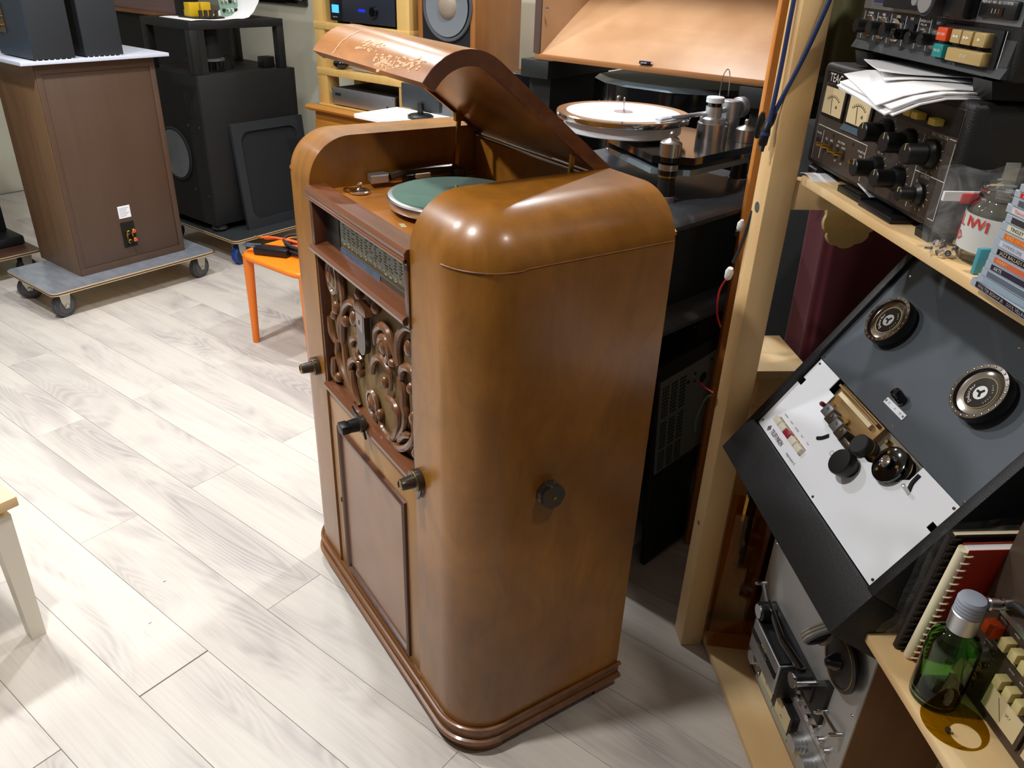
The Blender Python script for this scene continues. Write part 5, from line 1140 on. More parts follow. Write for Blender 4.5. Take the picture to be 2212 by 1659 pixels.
# comb-bound manuals leaning in a plastic sleeve
def manual(name, label, s_, t_, lean, w_, h_, th, cover, pages, comb, yaw=0):
    r_ = thing(name, label, 'manual', PS(s_, t_, 0.673), RZ_S+R(yaw), 0, R(lean))
    box('page_block', pages, r_, 0.0, th, 0.006, w_, 0.002, h_-0.003)
    box('front_cover', cover, r_, th, th+0.0012, 0.004, w_+0.002, 0.0, h_)
    box('back_cover', cover, r_, -0.0012, 0.0, 0.004, w_+0.002, 0.0, h_)
    MB().tube([(th/2, 0.002, 0.004), (th/2, 0.002, h_-0.004)], th*0.62, 12).build('spine_tube', comb, r_)
    for i in range(int(h_/0.0145)):
        z = 0.010 + i*0.0145
        MB().tube(smoothpath([(th+0.002, -0.001, z), (th+0.0035, 0.006, z), (th+0.002, 0.013, z)], 3), 0.0022, 6, sy=0.4).build('comb_tooth', comb, r_)
    return r_
manual('bound_manual', 'black comb-bound manual leaning against the slanted machine', -0.290, 0.712, 6, 0.21, 0.262, 0.010, plain('black_card', (34, 26, 24), 0.5), M['paper_cream'], plain('black_comb', (40, 32, 30), 0.5))
manual('bound_manual', 'red covered manual with a cream comb spine leaning behind the green bottle', -0.309, 0.722, 6, 0.21, 0.252, 0.014, M['redcover'], M['paper'], M['paper_cream'])
sl = thing('plastic_sleeve', 'clear plastic sleeve round the manuals beside the slanted machine', 'sleeve', PS(-0.278, 0.708, 0.673), RZ_S, 0, R(6))
rows = [[(0.004*math.sin(i*1.3+j)+(-0.012 if i < 2 else 0), -0.012+0.21*j/8 - 0.004*math.cos(i), 0.004+0.265*i/10) for j in range(9)] for i in range(11)]
MB().grid(rows).build('film_front', M['film'], sl)
MB().grid([[(x+0.014, y, z) for x, y, z in r_] for r_ in rows]).build('film_back', M['film'], sl)
wk = MB().prism([(0.0, 0.0), (0.030, 0.0), (0.006, 0.012)], 'xy', 0, 0.026).build('black_bracket', M['black_matt']); tag(wk, 'small black bracket on the lower shelf behind the bottle', 'bracket'); place(wk, PS(-0.375, 0.752, 0.6725), RZ_S)

# ================================================================== behind the shelving
vl = thing('velvet_cover', 'wine red velvet cover draped over a tall case behind the pine post', 'cover', PS(0.585, 0.870, 0), RZ_S)
rows = []
for i in range(15):
    z = 0.02 + 1.26*i/14; k = i/14; row = []
    for j in range(65):
        a = 2*math.pi*j/64; c_, s_ = math.cos(a), math.sin(a); e = 0.34
        X = 0.070*abs(c_)**e*(1 if c_ > 0 else -1); Y = 0.15*abs(s_)**e*(1 if s_ > 0 else -1)
        f = 1 + 0.035*math.sin(a*11+k*3)*(1-k*0.6) + 0.06*(1-k)
        row.append((X*f+0.015*math.sin(k*4), Y*f+0.15-0.012*k, z))
    rows.append(row)
mb = MB(); mb.grid(rows); bmesh.ops.remove_doubles(mb.bm, verts=mb.bm.verts[:], dist=1e-4)
tops = [v for v in mb.bm.verts if v.co.z > 1.279]; cen = mb.bm.verts.new((0.0, 0.14, 1.30))
for e in [e for e in mb.bm.edges if len(e.link_faces) == 1 and all(v.co.z > 1.279 for v in e.verts)]: mb.bm.faces.new((e.verts[0], e.verts[1], cen))
mb.build('drape', M['velvet'], vl, sharp=80)
fp = MB(); fp.lathe([(0.0, 0.0), (0.055, 0.0), (0.060, 0.006), (0.058, 0.014), (0.0, 0.020)], (0, 0, 0), 'z', 60, wob=lambda a: 1+0.12*abs(math.sin(a*4.5))**0.5-0.06+0.03*math.sin(a*3))
bkc = thing('dark_gap_filler', 'plain black box added to darken the gap behind the post and the velvet cover', 'cabinet', PS(0.98, 1.05, 0), RZ_S)  # dark filler added so the gap behind the post comes out black
box('body', M['black_matt'], bkc, -0.20, 0.20, -0.02, 0.50, 0.06, 1.26, 0.004); box('door', M['black'], bkc, 0.20, 0.215, -0.015, 0.495, 0.08, 1.25, 0.003); box('plinth', M['black_matt'], bkc, -0.18, 0.18, 0.0, 0.48, 0.0, 0.06)
wall_shade = MB(); rows = [[(-0.80+1.60*j/120, 0.030*math.sin(j*0.62)+0.012*math.sin(j*0.23), 0.02+2.4*i/6) for j in range(121)] for i in range(7)]
wall_shade.solid(rows, 0.003); cu_ = wall_shade.build('olive_wall_shade', flat('olive_wall_shade', (84, 78, 46), 0.9), sharp=80); tag(cu_, 'dark olive sheet standing in for shade on the far wall behind the pine shelving', 'wall shade'); place(cu_, PW(2.66, -0.15, 0), RZ_W)  # dark folded sheet added to stand in for the shaded part of the wall
fo = fp.build('felt_rosette', M['felt']); tag(fo, 'beige scalloped felt rosette hanging in front of the velvet cover', 'rosette'); place(fo, PS(0.470, 0.868, 1.165), RZ_S, 0, R(80))
st2 = MB().tube([(0, 0, 0), (0.0, -0.004, 0.062)], 0.0012, 5).build('rosette_cord', M['felt']); tag(st2, 'thin cord from the shelf rail to the beige rosette', 'cord'); place(st2, PS(0.475, 0.875, 1.213), RZ_S)
lb_ = thing('low_pine_bench', 'narrow pine bench seen between the post and the velvet cover', 'bench', PS(0.455, 0.80, 0), RZ_S)
box('bench_top', M['pine_x'], lb_, -0.16, 0.040, -0.095, 0.040, 0.795, 0.815, 0.002); box('bench_rail', M['pine_x'], lb_, 0.018, 0.038, -0.08, 0.05, 0.72, 0.795)
for y in (-0.06, 0.03): box('leg', M['pine'], lb_, -0.02, 0.02, y-0.018, y+0.018, 0.036, 0.795)
# ================================================================== equipment rack and turntable behind the radiogram
RZ_R = R(10)
RKO = Vector((0.6904, 0.273, 0)); _rx = Vector((math.cos(RZ_R), math.sin(RZ_R), 0)); _ry = Vector((-math.sin(RZ_R), math.cos(RZ_R), 0))
def PR(x, y, z=0): return RKO + _rx*x + _ry*y + Vector((0, 0, z))
rk = thing('equipment_rack', 'black equipment rack with thick rounded shelves behind the radiogram', 'rack', RKO, RZ_R)
for zt, th in ((1.12, 0.042), (0.846, 0.046), (0.46, 0.04)):
    mb = MB(); y0_ = 0.07 if zt < 0.5 else 0.0; mb.prism([(y0_, zt-th*0.55), (y0_+0.010, zt-0.012), (y0_+0.042, zt), (0.62, zt), (0.62, zt-th), (y0_+0.012, zt-th), (y0_+0.002, zt-th*0.8)], 'yz', 0.0, 0.60); mb.build('shelf', M['slate'], rk)
for x0, x1 in ((0.0, 0.03), (0.57, 0.60)):
    for z0, z1 in ((0.0, 0.42), (0.46, 0.80), (0.846, 1.078)): box('side_panel', M['black'], rk, x0, x1, 0.05, 0.60, z0, z1)
box('back_board', M['black_matt'], rk, 0.03, 0.57, 0.585, 0.60, 0.0, 1.078)
amp = thing('rack_amplifier', 'dark grey fronted amplifier standing inside the rack', 'amplifier', PR(0.30, 0.075, 0.846), RZ_R)
box('chassis', M['charcoal'], amp, -0.225, 0.225, 0.0, 0.40, 0.0, 0.205, 0.003); box('front', flat('dark_slate_front', (40, 46, 48), 0.4, 0.2), amp, -0.232, 0.232, -0.008, 0.0, 0.0, 0.205, 0.002)
box('indicator', M['greymetal'], amp, 0.195, 0.203, -0.0095, -0.008, 0.120, 0.130)
dk = thing('wood_cased_unit', 'dark walnut cased unit on the rack shelf below the amplifier', 'unit', PR(0.30, 0.09, 0.46), RZ_R)
box('case', wood('dark_walnut', (58, 32, 20), (74, 44, 28), None, 'z', 26, 3, 0.45), dk, -0.24, 0.245, 0.0, 0.40, 0.0, 0.30, 0.003); box('front', M['black_matt'], dk, -0.235, 0.07, -0.006, 0.0, 0.01, 0.29, 0.002)
MB().cyl((0.05, -0.006, 0.27), '-y', 0.004, 0.002, 10).build('screw', M['steel'], dk)
# perforated chassis panel leaning at the foot of the rack
pp = thing('perforated_panel', 'black metal chassis panel with a grey perforated plate leaning by the rack', 'panel', (0.843, 0.306, 0.0), R(9), 0, R(-5.7))
box('sheet', M['black'], pp, 0.0, 0.275, 0.0, 0.018, 0.0, 0.71, 0.002)
gp = plain('grey_plate', (128, 134, 130), 0.5, metal=0.4)
pl2 = MB().box(0.012, 0.262, -0.004, 0.0, 0.355, 0.665).build('grey_plate', gp, pp)
mb = MB()
for bx in (0.022, 0.060, 0.098):
    for bz, n in ((0.545, 1), (0.44, 1), (0.362, 1)):
        for i in range(3):
            for j in range(9 if bz > 0.5 else (8 if bz > 0.4 else 6)):
                mb.box(bx+i*0.0095, bx+i*0.0095+0.006, -0.0045, -0.0038, bz+j*0.0115, bz+j*0.0115+0.0075)
po = mb.build('vent_holes', M['black_matt'], pl2); po['kind'] = 'stuff'
for x, z, r_ in ((0.135, 0.615, 0.006), (0.165, 0.63, 0.005), (0.165, 0.605, 0.005), (0.205, 0.60, 0.016), (0.24, 0.645, 0.005)): MB().lathe([(r_, 0), (r_, 0.0006), (0, 0.0006)], (x, -0.004, z), '-y', 16).build('cut_out', M['black_matt'], pl2)
mb = MB()
for i in range(8):
    for j in range(26): mb.box(0.03+i*0.018, 0.03+i*0.018+0.008, -0.0006, 0.0002, 0.03+j*0.012, 0.03+j*0.012+0.005)
po = mb.build('vent_slots', M['black_matt'], pp); po['kind'] = 'stuff'
wd = MB().lathe([(0.055, 0), (0.062, 0.004), (0.062, 0.016), (0.055, 0.020), (0.012, 0.024), (0.010, 0.10), (0, 0.10)], (0, 0, 0), 'z', 30).build('white_stand_base', M['offwhite']); tag(wd, 'round white stand base on the floor behind the radiogram', 'stand'); wd.location = (0.895, 0.455, 0.0)
# turntable
tt = thing('turntable', 'modern turntable with frosted white platter, steel pillars and silver arm on the rack', 'turntable', PR(0, 0, 1.12), RZ_R)
F_, G_, B_ = (0.165, 0.115), (0.490, 0.110), (0.492, 0.560)
mb = MB(); slab = [F_, (F_[0]+0.03, F_[1]-0.05), (G_[0]-0.02, G_[1]-0.045), (G_[0]+0.04, G_[1]-0.01), (B_[0]+0.035, B_[1]), (B_[0], B_[1]+0.035), (0.235, 0.375), (F_[0]-0.03, F_[1]+0.03)]
MB().prism(slab, 'xy', 0.094, 0.112).build('plinth', M['black_gloss'], tt)
MB().prism([(0.30+(x-0.30)*0.97, 0.28+(y-0.28)*0.97) for x, y in slab], 'xy', 0.066, 0.080).build('lower_plinth', flat('frosted_edge_acrylic', (120, 136, 144), 0.25, coat=0.4), tt)
for (x, y), full in ((F_, 1), (G_, 1), (B_, 1)):
    p_ = MB().lathe([(0.026, 0), (0.026, 0.014), (0.024, 0.016)], (x, y, 0), 'z', 32).build('pillar_foot', M['steel'], tt)
    MB().lathe([(0.024, 0), (0.0195, 0.048)], (x, y, 0.016), 'z', 28).build('pillar_cone', M['black_plastic'], p_)
    MB().lathe([(0.0225, 0), (0.0225, 0.005)], (x, y, 0.062), 'z', 28).build('pillar_ring', M['brass'], p_)
    MB().lathe([(0.024, 0), (0.024, 0.013)], (x, y, 0.067), 'z', 28).build('pillar_band', M['black_gloss'], p_)
    MB().lathe([(0.0255, 0), (0.0255, 0.014)], (x, y, 0.080), 'z', 28).build('pillar_ring', M['steel'], p_)
    MB().lathe([(0.0255, 0), (0.0255, 0.012)], (x, y, 0.1005), 'z', 28).build('pillar_band', M['black_gloss'], p_)
    MB().lathe([(0.027, 0), (0.027, 0.032), (0.024, 0.035), (0.006, 0.043), (0.006, 0.046), (0.0065, 0.054), (0.004, 0.058), (0, 0.0585)], (x, y, 0.1125), 'z', 36).build('pillar_cap', M['steel'], p_)
PC = (0.295, 0.379)
MB().lathe([(0.10, 0), (0.10, 0.012)], (PC[0], PC[1], 0.112), 'z', 40).build('bearing_plate', M['steel'], tt)
pl3 = MB().lathe([(0.160, 0), (0.162, 0.002), (0.162, 0.034), (0.160, 0.036), (0, 0.036)], (PC[0], PC[1], 0.120), 'z', 72).build('platter', M['pearl'], tt)
MB().lathe([(0.155, 0.0), (0.182, 0.0), (0.1835, 0.003), (0.1835, 0.013), (0.181, 0.0155), (0.160, 0.0150), (0.155, 0.0150)], (PC[0], PC[1], 0.152), 'z', 80, cap=False).build('outer_ring', M['chrome'], pl3)
MB().lathe([(0.1555, 0), (0.1555, 0.012), (0, 0.012)], (PC[0], PC[1], 0.1555), 'z', 72).build('platter_mat', flat('frosted_mat', (206, 208, 214), 0.4), pl3)
MB().lathe([(0.026, 0), (0.026, 0.0008), (0, 0.0008)], (PC[0], PC[1], 0.1675), 'z', 30).build('label_recess', plain('taupe_disc', (170, 152, 150), 0.4), pl3)
MB().lathe([(0.0045, 0), (0.0045, 0.004), (0.0028, 0.006), (0.0028, 0.036), (0, 0.038)], (PC[0], PC[1], 0.168), 'z', 14).build('spindle', M['chrome'], pl3)
AB = (0.452, 0.190)
ab = MB().lathe([(0.042, 0), (0.042, 0.040), (0.039, 0.043)], (AB[0], AB[1], 0.112), 'z', 36).build('arm_base', M['steel'], tt)
MB().lathe([(0.034, 0), (0.034, 0.010), (0.028, 0.013), (0.022, 0.014), (0.022, 0.040), (0.020, 0.041)], (AB[0]-0.006, AB[1], 0.155), 'z', 32).build('arm_tower', M['alu'], ab)
MB().lathe([(0.019, 0), (0.019, 0.010)], (AB[0]-0.006, AB[1], 0.196), 'z', 28).build('tower_band', M['black_gloss'], ab)
MB().lathe([(0.024, 0), (0.024, 0.012), (0.022, 0.014), (0, 0.014)], (AB[0]-0.006, AB[1], 0.206), 'z', 30).build('tower_cap', M['pearl'], ab)
PV = (0.535, 0.195)
MB().lathe([(0.026, 0), (0.026, 0.044), (0.024, 0.046), (0, 0.046)], (PV[0], PV[1], 0.158), 'z', 30).build('bearing_housing', M['alu'], ab)
MB().lathe([(0.030, 0), (0.030, 0.046)], (PV[0], PV[1], 0.112), 'z', 30).build('bearing_post', M['steel'], ab)
ar = MB().tube([(PV[0], PV[1], 0.180), (0.44, 0.205, 0.176), (0.318, 0.236, 0.170)], [0.0085, 0.0065, 0.005], 12).build('tonearm', M['alu'], tt)
MB().box(0.268, 0.322, 0.230, 0.248, 0.166, 0.172, 0.001).build('headshell', M['alu'], ar)
MB().box(0.278, 0.300, 0.230, 0.246, 0.1685, 0.1662, 0.0).build('cartridge', M['black_plastic'], ar)
MB().lathe([(0.026, 0), (0.028, 0.003), (0.028, 0.022), (0.026, 0.025), (0, 0.025)], (PV[0]+0.028, PV[1]-0.003, 0.182), (1, -0.1, 0), 28).build('counterweight', M['alu'], ar)
MB().lathe([(0.006, 0), (0.006, 0.034)], (PV[0]-0.002, PV[1], 0.182), (1, -0.1, 0), 14).build('stub', M['steel'], ar)
MB().tube(smoothpath([(AB[0]+0.018, AB[1]+0.005, 0.20), (AB[0]+0.018, AB[1]+0.005, 0.255), (AB[0]+0.028, AB[1]+0.004, 0.282), (AB[0]+0.042, AB[1]+0.003, 0.284), (PV[0]-0.028, PV[1], 0.262), (PV[0]-0.022, PV[1], 0.215)], 6), 0.0012, 6).build('lead_loop', M['steel'], ar)
MB().cyl((AB[0]+0.018, AB[1]+0.005, 0.188), 'z', 0.005, 0.03, 12).build('loop_post', M['alu'], ar)

# ================================================================== horn loudspeaker and its black bass bin
hn = thing('horn_loudspeaker', 'huge square plywood horn loudspeaker facing the room behind the turntable', 'loudspeaker', PW(1.75, 0.645, 1.315), RZ_W)
HX, HH = 0.485, 0.86
def flare(k): return 1.0 - 0.86*(1-(1-k)**2.1)   # mouth to throat
rows_b, rows_l, rows_r, rows_t = [], [], [], []
N = 14; cz0 = HH*0.52
for i in range(N+1):
    k = i/N; y = 0.004 + 0.62*k; f = 1-0.93*(k*0.75+0.25*(1-(1-k)**2))
    xh = (HX-0.012)*(1-0.22*k); zl = cz0 - (cz0-0.014)*f; zh = cz0 + (HH-0.014-cz0)*f
    rows_b.append([(-xh+2*xh*j/12, y, zl) for j in range(13)]); rows_t.append([(-xh+2*xh*j/12, y, zh) for j in range(13)])
    rows_l.append([(-xh, y, zl+(zh-zl)*j/8) for j in range(9)]); rows_r.append([(xh, y, zl+(zh-zl)*j/8) for j in range(9)])
for nm, rw in (('horn_floor', rows_b), ('horn_roof', rows_t), ('horn_cheek', rows_l), ('horn_cheek', rows_r)): MB().solid(rw, 0.006).build(nm, M['horn'], hn, sharp=60)
for nm, a in (('mouth_rim', (-HX-0.012, HX+0.012, 0.0, 0.022, -0.006, 0.014)), ('mouth_rim', (-HX-0.012, HX+0.012, 0.0, 0.022, HH-0.014, HH+0.006))): box(nm, M['horn_edge'], hn, *a, 0.002)
for sx in (1, -1): box('mouth_side', plain('dark_plum_edge', (92, 72, 64), 0.5), hn, sx*(HX-0.012), sx*(HX+0.018), -0.002, 0.022, 0.014, HH-0.014, 0.002)
box('throat', M['black_matt'], hn, -0.12, 0.12, 0.62, 0.64, cz0-0.12, cz0+0.12)
pb = MB().prism([(-0.046+0.004, 0.0205), (0.006-0.010, 0.0205), (0.006, 0.0300), (-0.040, 0.0300)], 'xz', -0.0015, 0.012).build('name_badge', flat('badge_navy', (42, 44, 84), 0.3, 0.4), hn)
text('dynalab', 0.0085, M['print'], pb, -0.036, 0.0252, -0.0020)
MB().lathe([(0.006, 0), (0.005, 0.003), (0, 0.0035)], (-HX+0.030, 0.010, 0.17), (0.7, -0.7, 0), 12).build('rim_bolt', M['chrome'], hn)
bbn = thing('bass_bin', 'black lacquered bass bin with a faceted front under the horn', 'loudspeaker', PW(1.78, 0.645, 0.0), RZ_W)
poly = [(-0.30, 0.10), (-0.20, 0.010), (-0.09, -0.03), (0.08, -0.03), (0.17, 0.010), (0.30, 0.10), (0.30, 0.60), (-0.30, 0.60)]
MB().prism(poly, 'xy', 0.0, 1.252).build('body', M['black_gloss'], bbn)
mb = MB(); A_ = [mb.bm.verts.new((x, y, 1.252)) for x, y in poly]; B2 = [mb.bm.verts.new((x*0.955, 0.3+(y-0.3)*0.93, 1.268)) for x, y in poly]
for i in range(8): mb.bm.faces.new((A_[i], A_[(i+1) % 8], B2[(i+1) % 8], B2[i]))
mb.build('top_bevel', flat('grey_blue_bevel', (96, 106, 112), 0.25, 0.3), bbn)
MB().prism([(x*0.955, 0.3+(y-0.3)*0.93) for x, y in poly], 'xy', 1.254, 1.2682).build('top_plate', M['black_matt'], bbn)
for x0, x1 in ((-0.56, -0.43), (0.34, 0.50)): box('horn_foot', M['black'], bbn, x0, x1, -0.03, 0.5, 1.24, 1.305, 0.003)
for x in (-0.50, 0.42): box('side_leg', M['black_matt'], bbn, x-0.05, x+0.05, 0.02, 0.45, 0.0, 1.24)
MB().cyl((-0.235, 0.040, 1.18), (-0.6, -0.6, 0), 0.004, 0.002, 10).build('rivet', M['steel'], bbn)

# ================================================================== far wall: chest, pine shelf, hi-fi boxes, teak loudspeaker
chst = thing('oak_chest', 'carved golden oak chest under the small pine shelf by the far wall', 'chest', PW(2.12, 2.565, 0), RZ_W)
box('body', M['oak_chest'], chst, -0.368, 0.368, 0.02, 0.44, 0.10, 0.845, 0.003)
mb = MB(); mb.prism([(-0.022, 0.858), (-0.026, 0.868), (-0.018, 0.880), (0.46, 0.880), (0.46, 0.846), (0.006, 0.846), (-0.004, 0.852)], 'yz', -0.398, 0.398); mb.build('top', M['oak_chest'], chst)
for z0, z1 in ((0.62, 0.805), (0.40, 0.585), (0.16, 0.365)):
    d_ = MB().box(-0.352, 0.352, 0.0, 0.022, z0, z1, 0.004).build('drawer', M['oak_chest'], chst)
    MB().lathe([(0.010, 0), (0.014, 0.012), (0.010, 0.022), (0, 0.024)], (0, 0, (z0+z1)/2), '-y', 16).build('drawer_knob', M['brass'], d_)
    for sx in (1, -1):
        pts = [(sx*(0.30 + 0.03*(1-t_/9)*math.cos(t_)), 0.0, (z0+z1)/2 + 0.03*(1-t_/9)*math.sin(t_)) for t_ in [k*0.5 for k in range(17)]]
        MB().tube(pts, 0.005, 6).build('carved_scroll', M['oak_chest'], d_)
for sx in (1, -1):
    for y in (0.04, 0.42): MB().lathe([(0.022, 0), (0.03, 0.05), (0.022, 0.10)], (sx*0.33, y, 0.0), 'z', 14).build('bun_foot', M['oak_chest'], chst)
ys = thing('pine_stand', 'small yellow pine hi-fi stand standing on the oak chest', 'stand', PW(2.15, 2.548, 0.8803), RZ_W)
for x in (-0.350, 0.272):
    for y in (0.0, 0.26): box('post', M['pine_yellow'], ys, x, x+0.085 if x > 0 else x+0.075, y, y+0.085, 0.0, 0.95, 0.002)
for z in (0.0, 0.163, 0.393, 0.62): box('shelf', M['pine_yellow'], ys, -0.352, 0.362, -0.004, 0.35, z if z else -0.0002+0.0003, (z or 0.0)+(0.036 if z else 0.012), 0.002)
sa = thing('silver_amplifier', 'silver fronted power amplifier on the lowest tier of the pine stand', 'amplifier', PW(2.15, 2.550, 0.893), RZ_W)
box('chassis', M['black_matt'], sa, -0.236, 0.236, 0.012, 0.30, 0.006, 0.092, 0.002); fr_ = box('front', M['alu'], sa, -0.240, 0.240, 0.0, 0.012, 0.006, 0.094, 0.0015)
box('display', M['black_matt'], fr_, -0.214, -0.170, -0.0008, 0.0, 0.054, 0.068); MB().lathe([(0.010, 0), (0.010, 0.003), (0.006, 0.005), (0, 0.005)], (0.190, 0, 0.034), '-y', 20).build('power_button', M['black_plastic'], fr_)
for x in (-0.23, 0.23):
    for z in (0.016, 0.084): MB().lathe([(0.004, 0), (0.004, 0.001), (0, 0.001)], (x, 0, z), '-y', 10).build('bolt', M['chrome'], fr_)
for x in (-0.2, 0.2): box('foot', M['black_matt'], sa, x-0.02, x+0.02, 0.03, 0.07, 0.0, 0.006)
rd = MB().ball((0, 0, 0.028), (0.045, 0.045, 0.028), 20).build('round_remote', M['black_gloss']); tag(rd, 'glossy black dome on the middle tier of the pine stand', 'dome'); rd.location = PW(2.19, 2.745, 1.079)
lp = thing('slim_player', 'slim pale grey player on the middle tier of the pine stand', 'player', PW(2.19, 2.50, 1.079), RZ_W); box('body', M['alu'], lp, -0.16, 0.16, 0.0, 0.24, 0.004, 0.04, 0.003); box('front', M['silverpaint'], lp, -0.16, 0.16, -0.004, 0.0, 0.004, 0.04, 0.001)
dk2 = thing('black_receiver', 'black receiver with a lit blue display on the top tier of the pine stand', 'receiver', PW(2.16, 2.535, 1.309), RZ_W)
box('body', M['black_matt'], dk2, -0.235, 0.235, 0.01, 0.30, 0.012, 0.17, 0.002); fr2 = box('front', flat('navy_black_front', (36, 40, 50), 0.35), dk2, -0.238, 0.238, 0.0, 0.012, 0.012, 0.172, 0.002)
box('meter_module', M['black_plastic'], fr2, -0.232, -0.150, -0.006, 0.0, 0.012, 0.16, 0.002); box('lit_screen', M['bluescreen'], fr2, -0.216, -0.164, -0.0072, -0.005, 0.050, 0.088); box('lit_strip', M['bluescreen2'], fr2, -0.024, 0.026, -0.0008, 0.0, 0.064, 0.078)
MB().lathe([(0.026, 0), (0.025, 0.016), (0.023, 0.018), (0, 0.018)], (0.095, 0, 0.070), '-y', 30).build('volume_knob', M['black_gloss'], fr2); text('CABLE INFO', 0.007, M['print'], fr2, -0.214, 0.030, -0.0064)
for x in (-0.2, 0.2): box('foot', M['black_matt'], dk2, x-0.02, x+0.02, 0.03, 0.08, 0.0, 0.012)
ws = thing('teak_loudspeaker', 'teak loudspeaker with a large grey woofer beside the pine stand', 'loudspeaker', PW(2.15, 1.95, 0), RZ_W)
box('cabinet', M['teak'], ws, -0.178, 0.178, 0.006, 0.345, 0.42, 1.62, 0.003)
for sx in (1, -1): box('front_edge', M['teak'], ws, sx*0.150, sx*0.178, -0.004, 0.006, 0.42, 1.62, 0.002)
box('baffle', M['black'], ws, -0.150, 0.150, -0.001, 0.006, 0.44, 1.60)
for cz in (1.435, 1.06):
    wf = MB().lathe([(0.150, 0), (0.152, 0.008), (0.148, 0.012), (0.140, 0.011), (0.132, 0.006), (0.128, 0.0)], (0.012, -0.001, cz), '-y', 48, cap=False).build('woofer_surround', M['rubber'], ws)
    MB().lathe([(0.130, 0.010), (0.10, 0.0065), (0.062, 0.003), (0.0, 0.003)], (0.012, -0.003, cz), '-y', 48, cap=False).build('woofer_cone', M['cone'], wf)
    MB().lathe([(0.056, 0.003), (0.052, 0.010), (0.034, 0.020), (0, 0.025)], (0.012, -0.003, cz), '-y', 32, cap=False).build('woofer_cap', M['conecap'], wf)
box('plinth', M['black'], ws, -0.20, 0.20, -0.02, 0.36, 0.0, 0.42, 0.004)
wt = thing('white_side_table', 'bright white rounded table top in front of the teak loudspeaker', 'table', PW(1.62, 1.72, 0), RZ_W)
mb = MB(); tp = [(-0.20+0.035-0.035*math.cos(R(a)), -0.12+0.035-0.035*math.sin(R(a))) for a in range(0, 91, 15)] + [(0.18+0.035*math.sin(R(a)), -0.12+0.035-0.035*math.cos(R(a))) for a in range(0, 91, 15)] + [(0.215, 0.16), (-0.20, 0.16)]
mb.prism(tp, 'xy', 1.018, 1.030); mb.build('top', M['white'], wt); MB().cyl((0, 0.03, 0.02), 'z', 0.03, 1.0, 20).build('column', M['white'], wt); MB().lathe([(0.16, 0), (0.16, 0.012), (0.03, 0.02)], (0, 0.03, 0), 'z', 30).build('base', M['white'], wt)
ms_ = thing('desk_monitor', 'grey backed monitor on a black foot standing on the white table top', 'monitor', PW(1.66, 1.66, 1.030), RZ_W)
MB().lathe([(0.055, 0), (0.055, 0.010), (0.045, 0.016), (0, 0.017)], (0, 0, 0), 'z', 26).build('foot', M['black_plastic'], ms_); box('neck', M['black_plastic'], ms_, -0.012, 0.012, -0.006, 0.006, 0.016, 0.06); box('panel', M['charcoal'], ms_, -0.12, 0.10, 0.008, 0.03, 0.030, 0.13, 0.004)
bk = MB().box(-0.022, 0.022, -0.06, 0.06, 0.0, 0.05, 0.006).build('blue_box', M['bluebox']); tag(bk, 'blue box on the oak chest beside the pine stand foot', 'box'); place(bk, PW(2.18, 2.1605+0.002, 0.8803), RZ_W)
gd = thing('glass_cube', 'black and silver glass topped unit left of the horn', 'unit', PW(1.95, 1.36, 0), RZ_W); box('body', M['black_gloss'], gd, -0.06, 0.12, 0.0, 0.25, 0.0, 1.215, 0.003); box('top', M['chrome'], gd, -0.065, 0.125, -0.005, 0.255, 1.215, 1.224, 0.002); MB().lathe([(0.008, 0), (0.008, 0.006), (0, 0.006)], (0.09, 0.0, 1.19), '-y', 14).build('knob', M['chrome'], gd)
nb = MB().box(-0.06, 0.06, -0.05, 0.05, 0, 0.012, 0.001).build('white_booklet', M['paper']); tag(nb, 'white booklet lying on the glass topped unit', 'booklet'); place(nb, PW(2.05, 1.33, 1.2242), RZ_W)

# ================================================================== black loudspeaker with open frame, far left
bs = thing('black_bass_cabinet', 'big black bass loudspeaker cabinet on a plywood dolly by the left wall side', 'loudspeaker', PW(1.64, 3.28, 0.178), RZ_U)
box('body', M['black'], bs, 0.012, 0.655, 0.0, 0.52, 0.03, 0.850, 0.003)
box('front_baffle', M['black_matt'], bs, 0.0, 0.012, 0.0, 0.52, 0.03, 0.850)
for x in (0.05, 0.60):
    for y in (0.05, 0.46): MB().lathe([(0.045, 0), (0.038, 0.03)], (x, y, 0.0), 'z', 20).build('foot', M['rubber_dark'], bs)
MB().lathe([(0.150, 0), (0.152, 0.006), (0.140, 0.010), (0.130, 0.002)], (0.0, 0.30, 0.40), '-x', 40, cap=False).build('woofer_frame', M['rubber_dark'], bs)
MB().lathe([(0.135, 0.010), (0.06, 0.004), (0.0, 0.003)], (0.0, 0.30, 0.40), '-x', 40, cap=False).build('woofer_cone', M['cone'], bs)
box('port', M['black_matt'], bs, -0.003, 0.003, 0.075, 0.135, 0.62, 0.76, 0.002)
for y, z in ((0.03, 0.58), (0.03, 0.20), (0.14, 0.58), (0.16, 0.22)): MB().lathe([(0.005, 0), (0.005, 0.001), (0, 0.001)], (0.0, y, z), '-x', 10).build('screw', M['brass'], bs)
gr = thing('speaker_grille', 'loose black speaker grille frame leaning against the bass cabinet', 'grille', PW(1.80, 3.200, 0.166), RZ_U, R(-5.5))
mb = MB()
def rr(x0, x1, z0, z1, r_, n=5):
    p = []
    for cx, cz, a0 in ((x1-r_, z0+r_, -90), (x1-r_, z1-r_, 0), (x0+r_, z1-r_, 90), (x0+r_, z0+r_, 180)): p += [(cx+r_*math.cos(R(a0+90*k/n)), cz+r_*math.sin(R(a0+90*k/n))) for k in range(n+1)]
    return p
O = rr(0.0, 0.50, 0.0, 0.60, 0.004); I = rr(0.050, 0.450, 0.050, 0.550, 0.06)
va = [[mb.bm.verts.new((x, y, z)) for x, z in L_] for L_ in (O, I) for y in (0.0, 0.02)]
n = len(O)
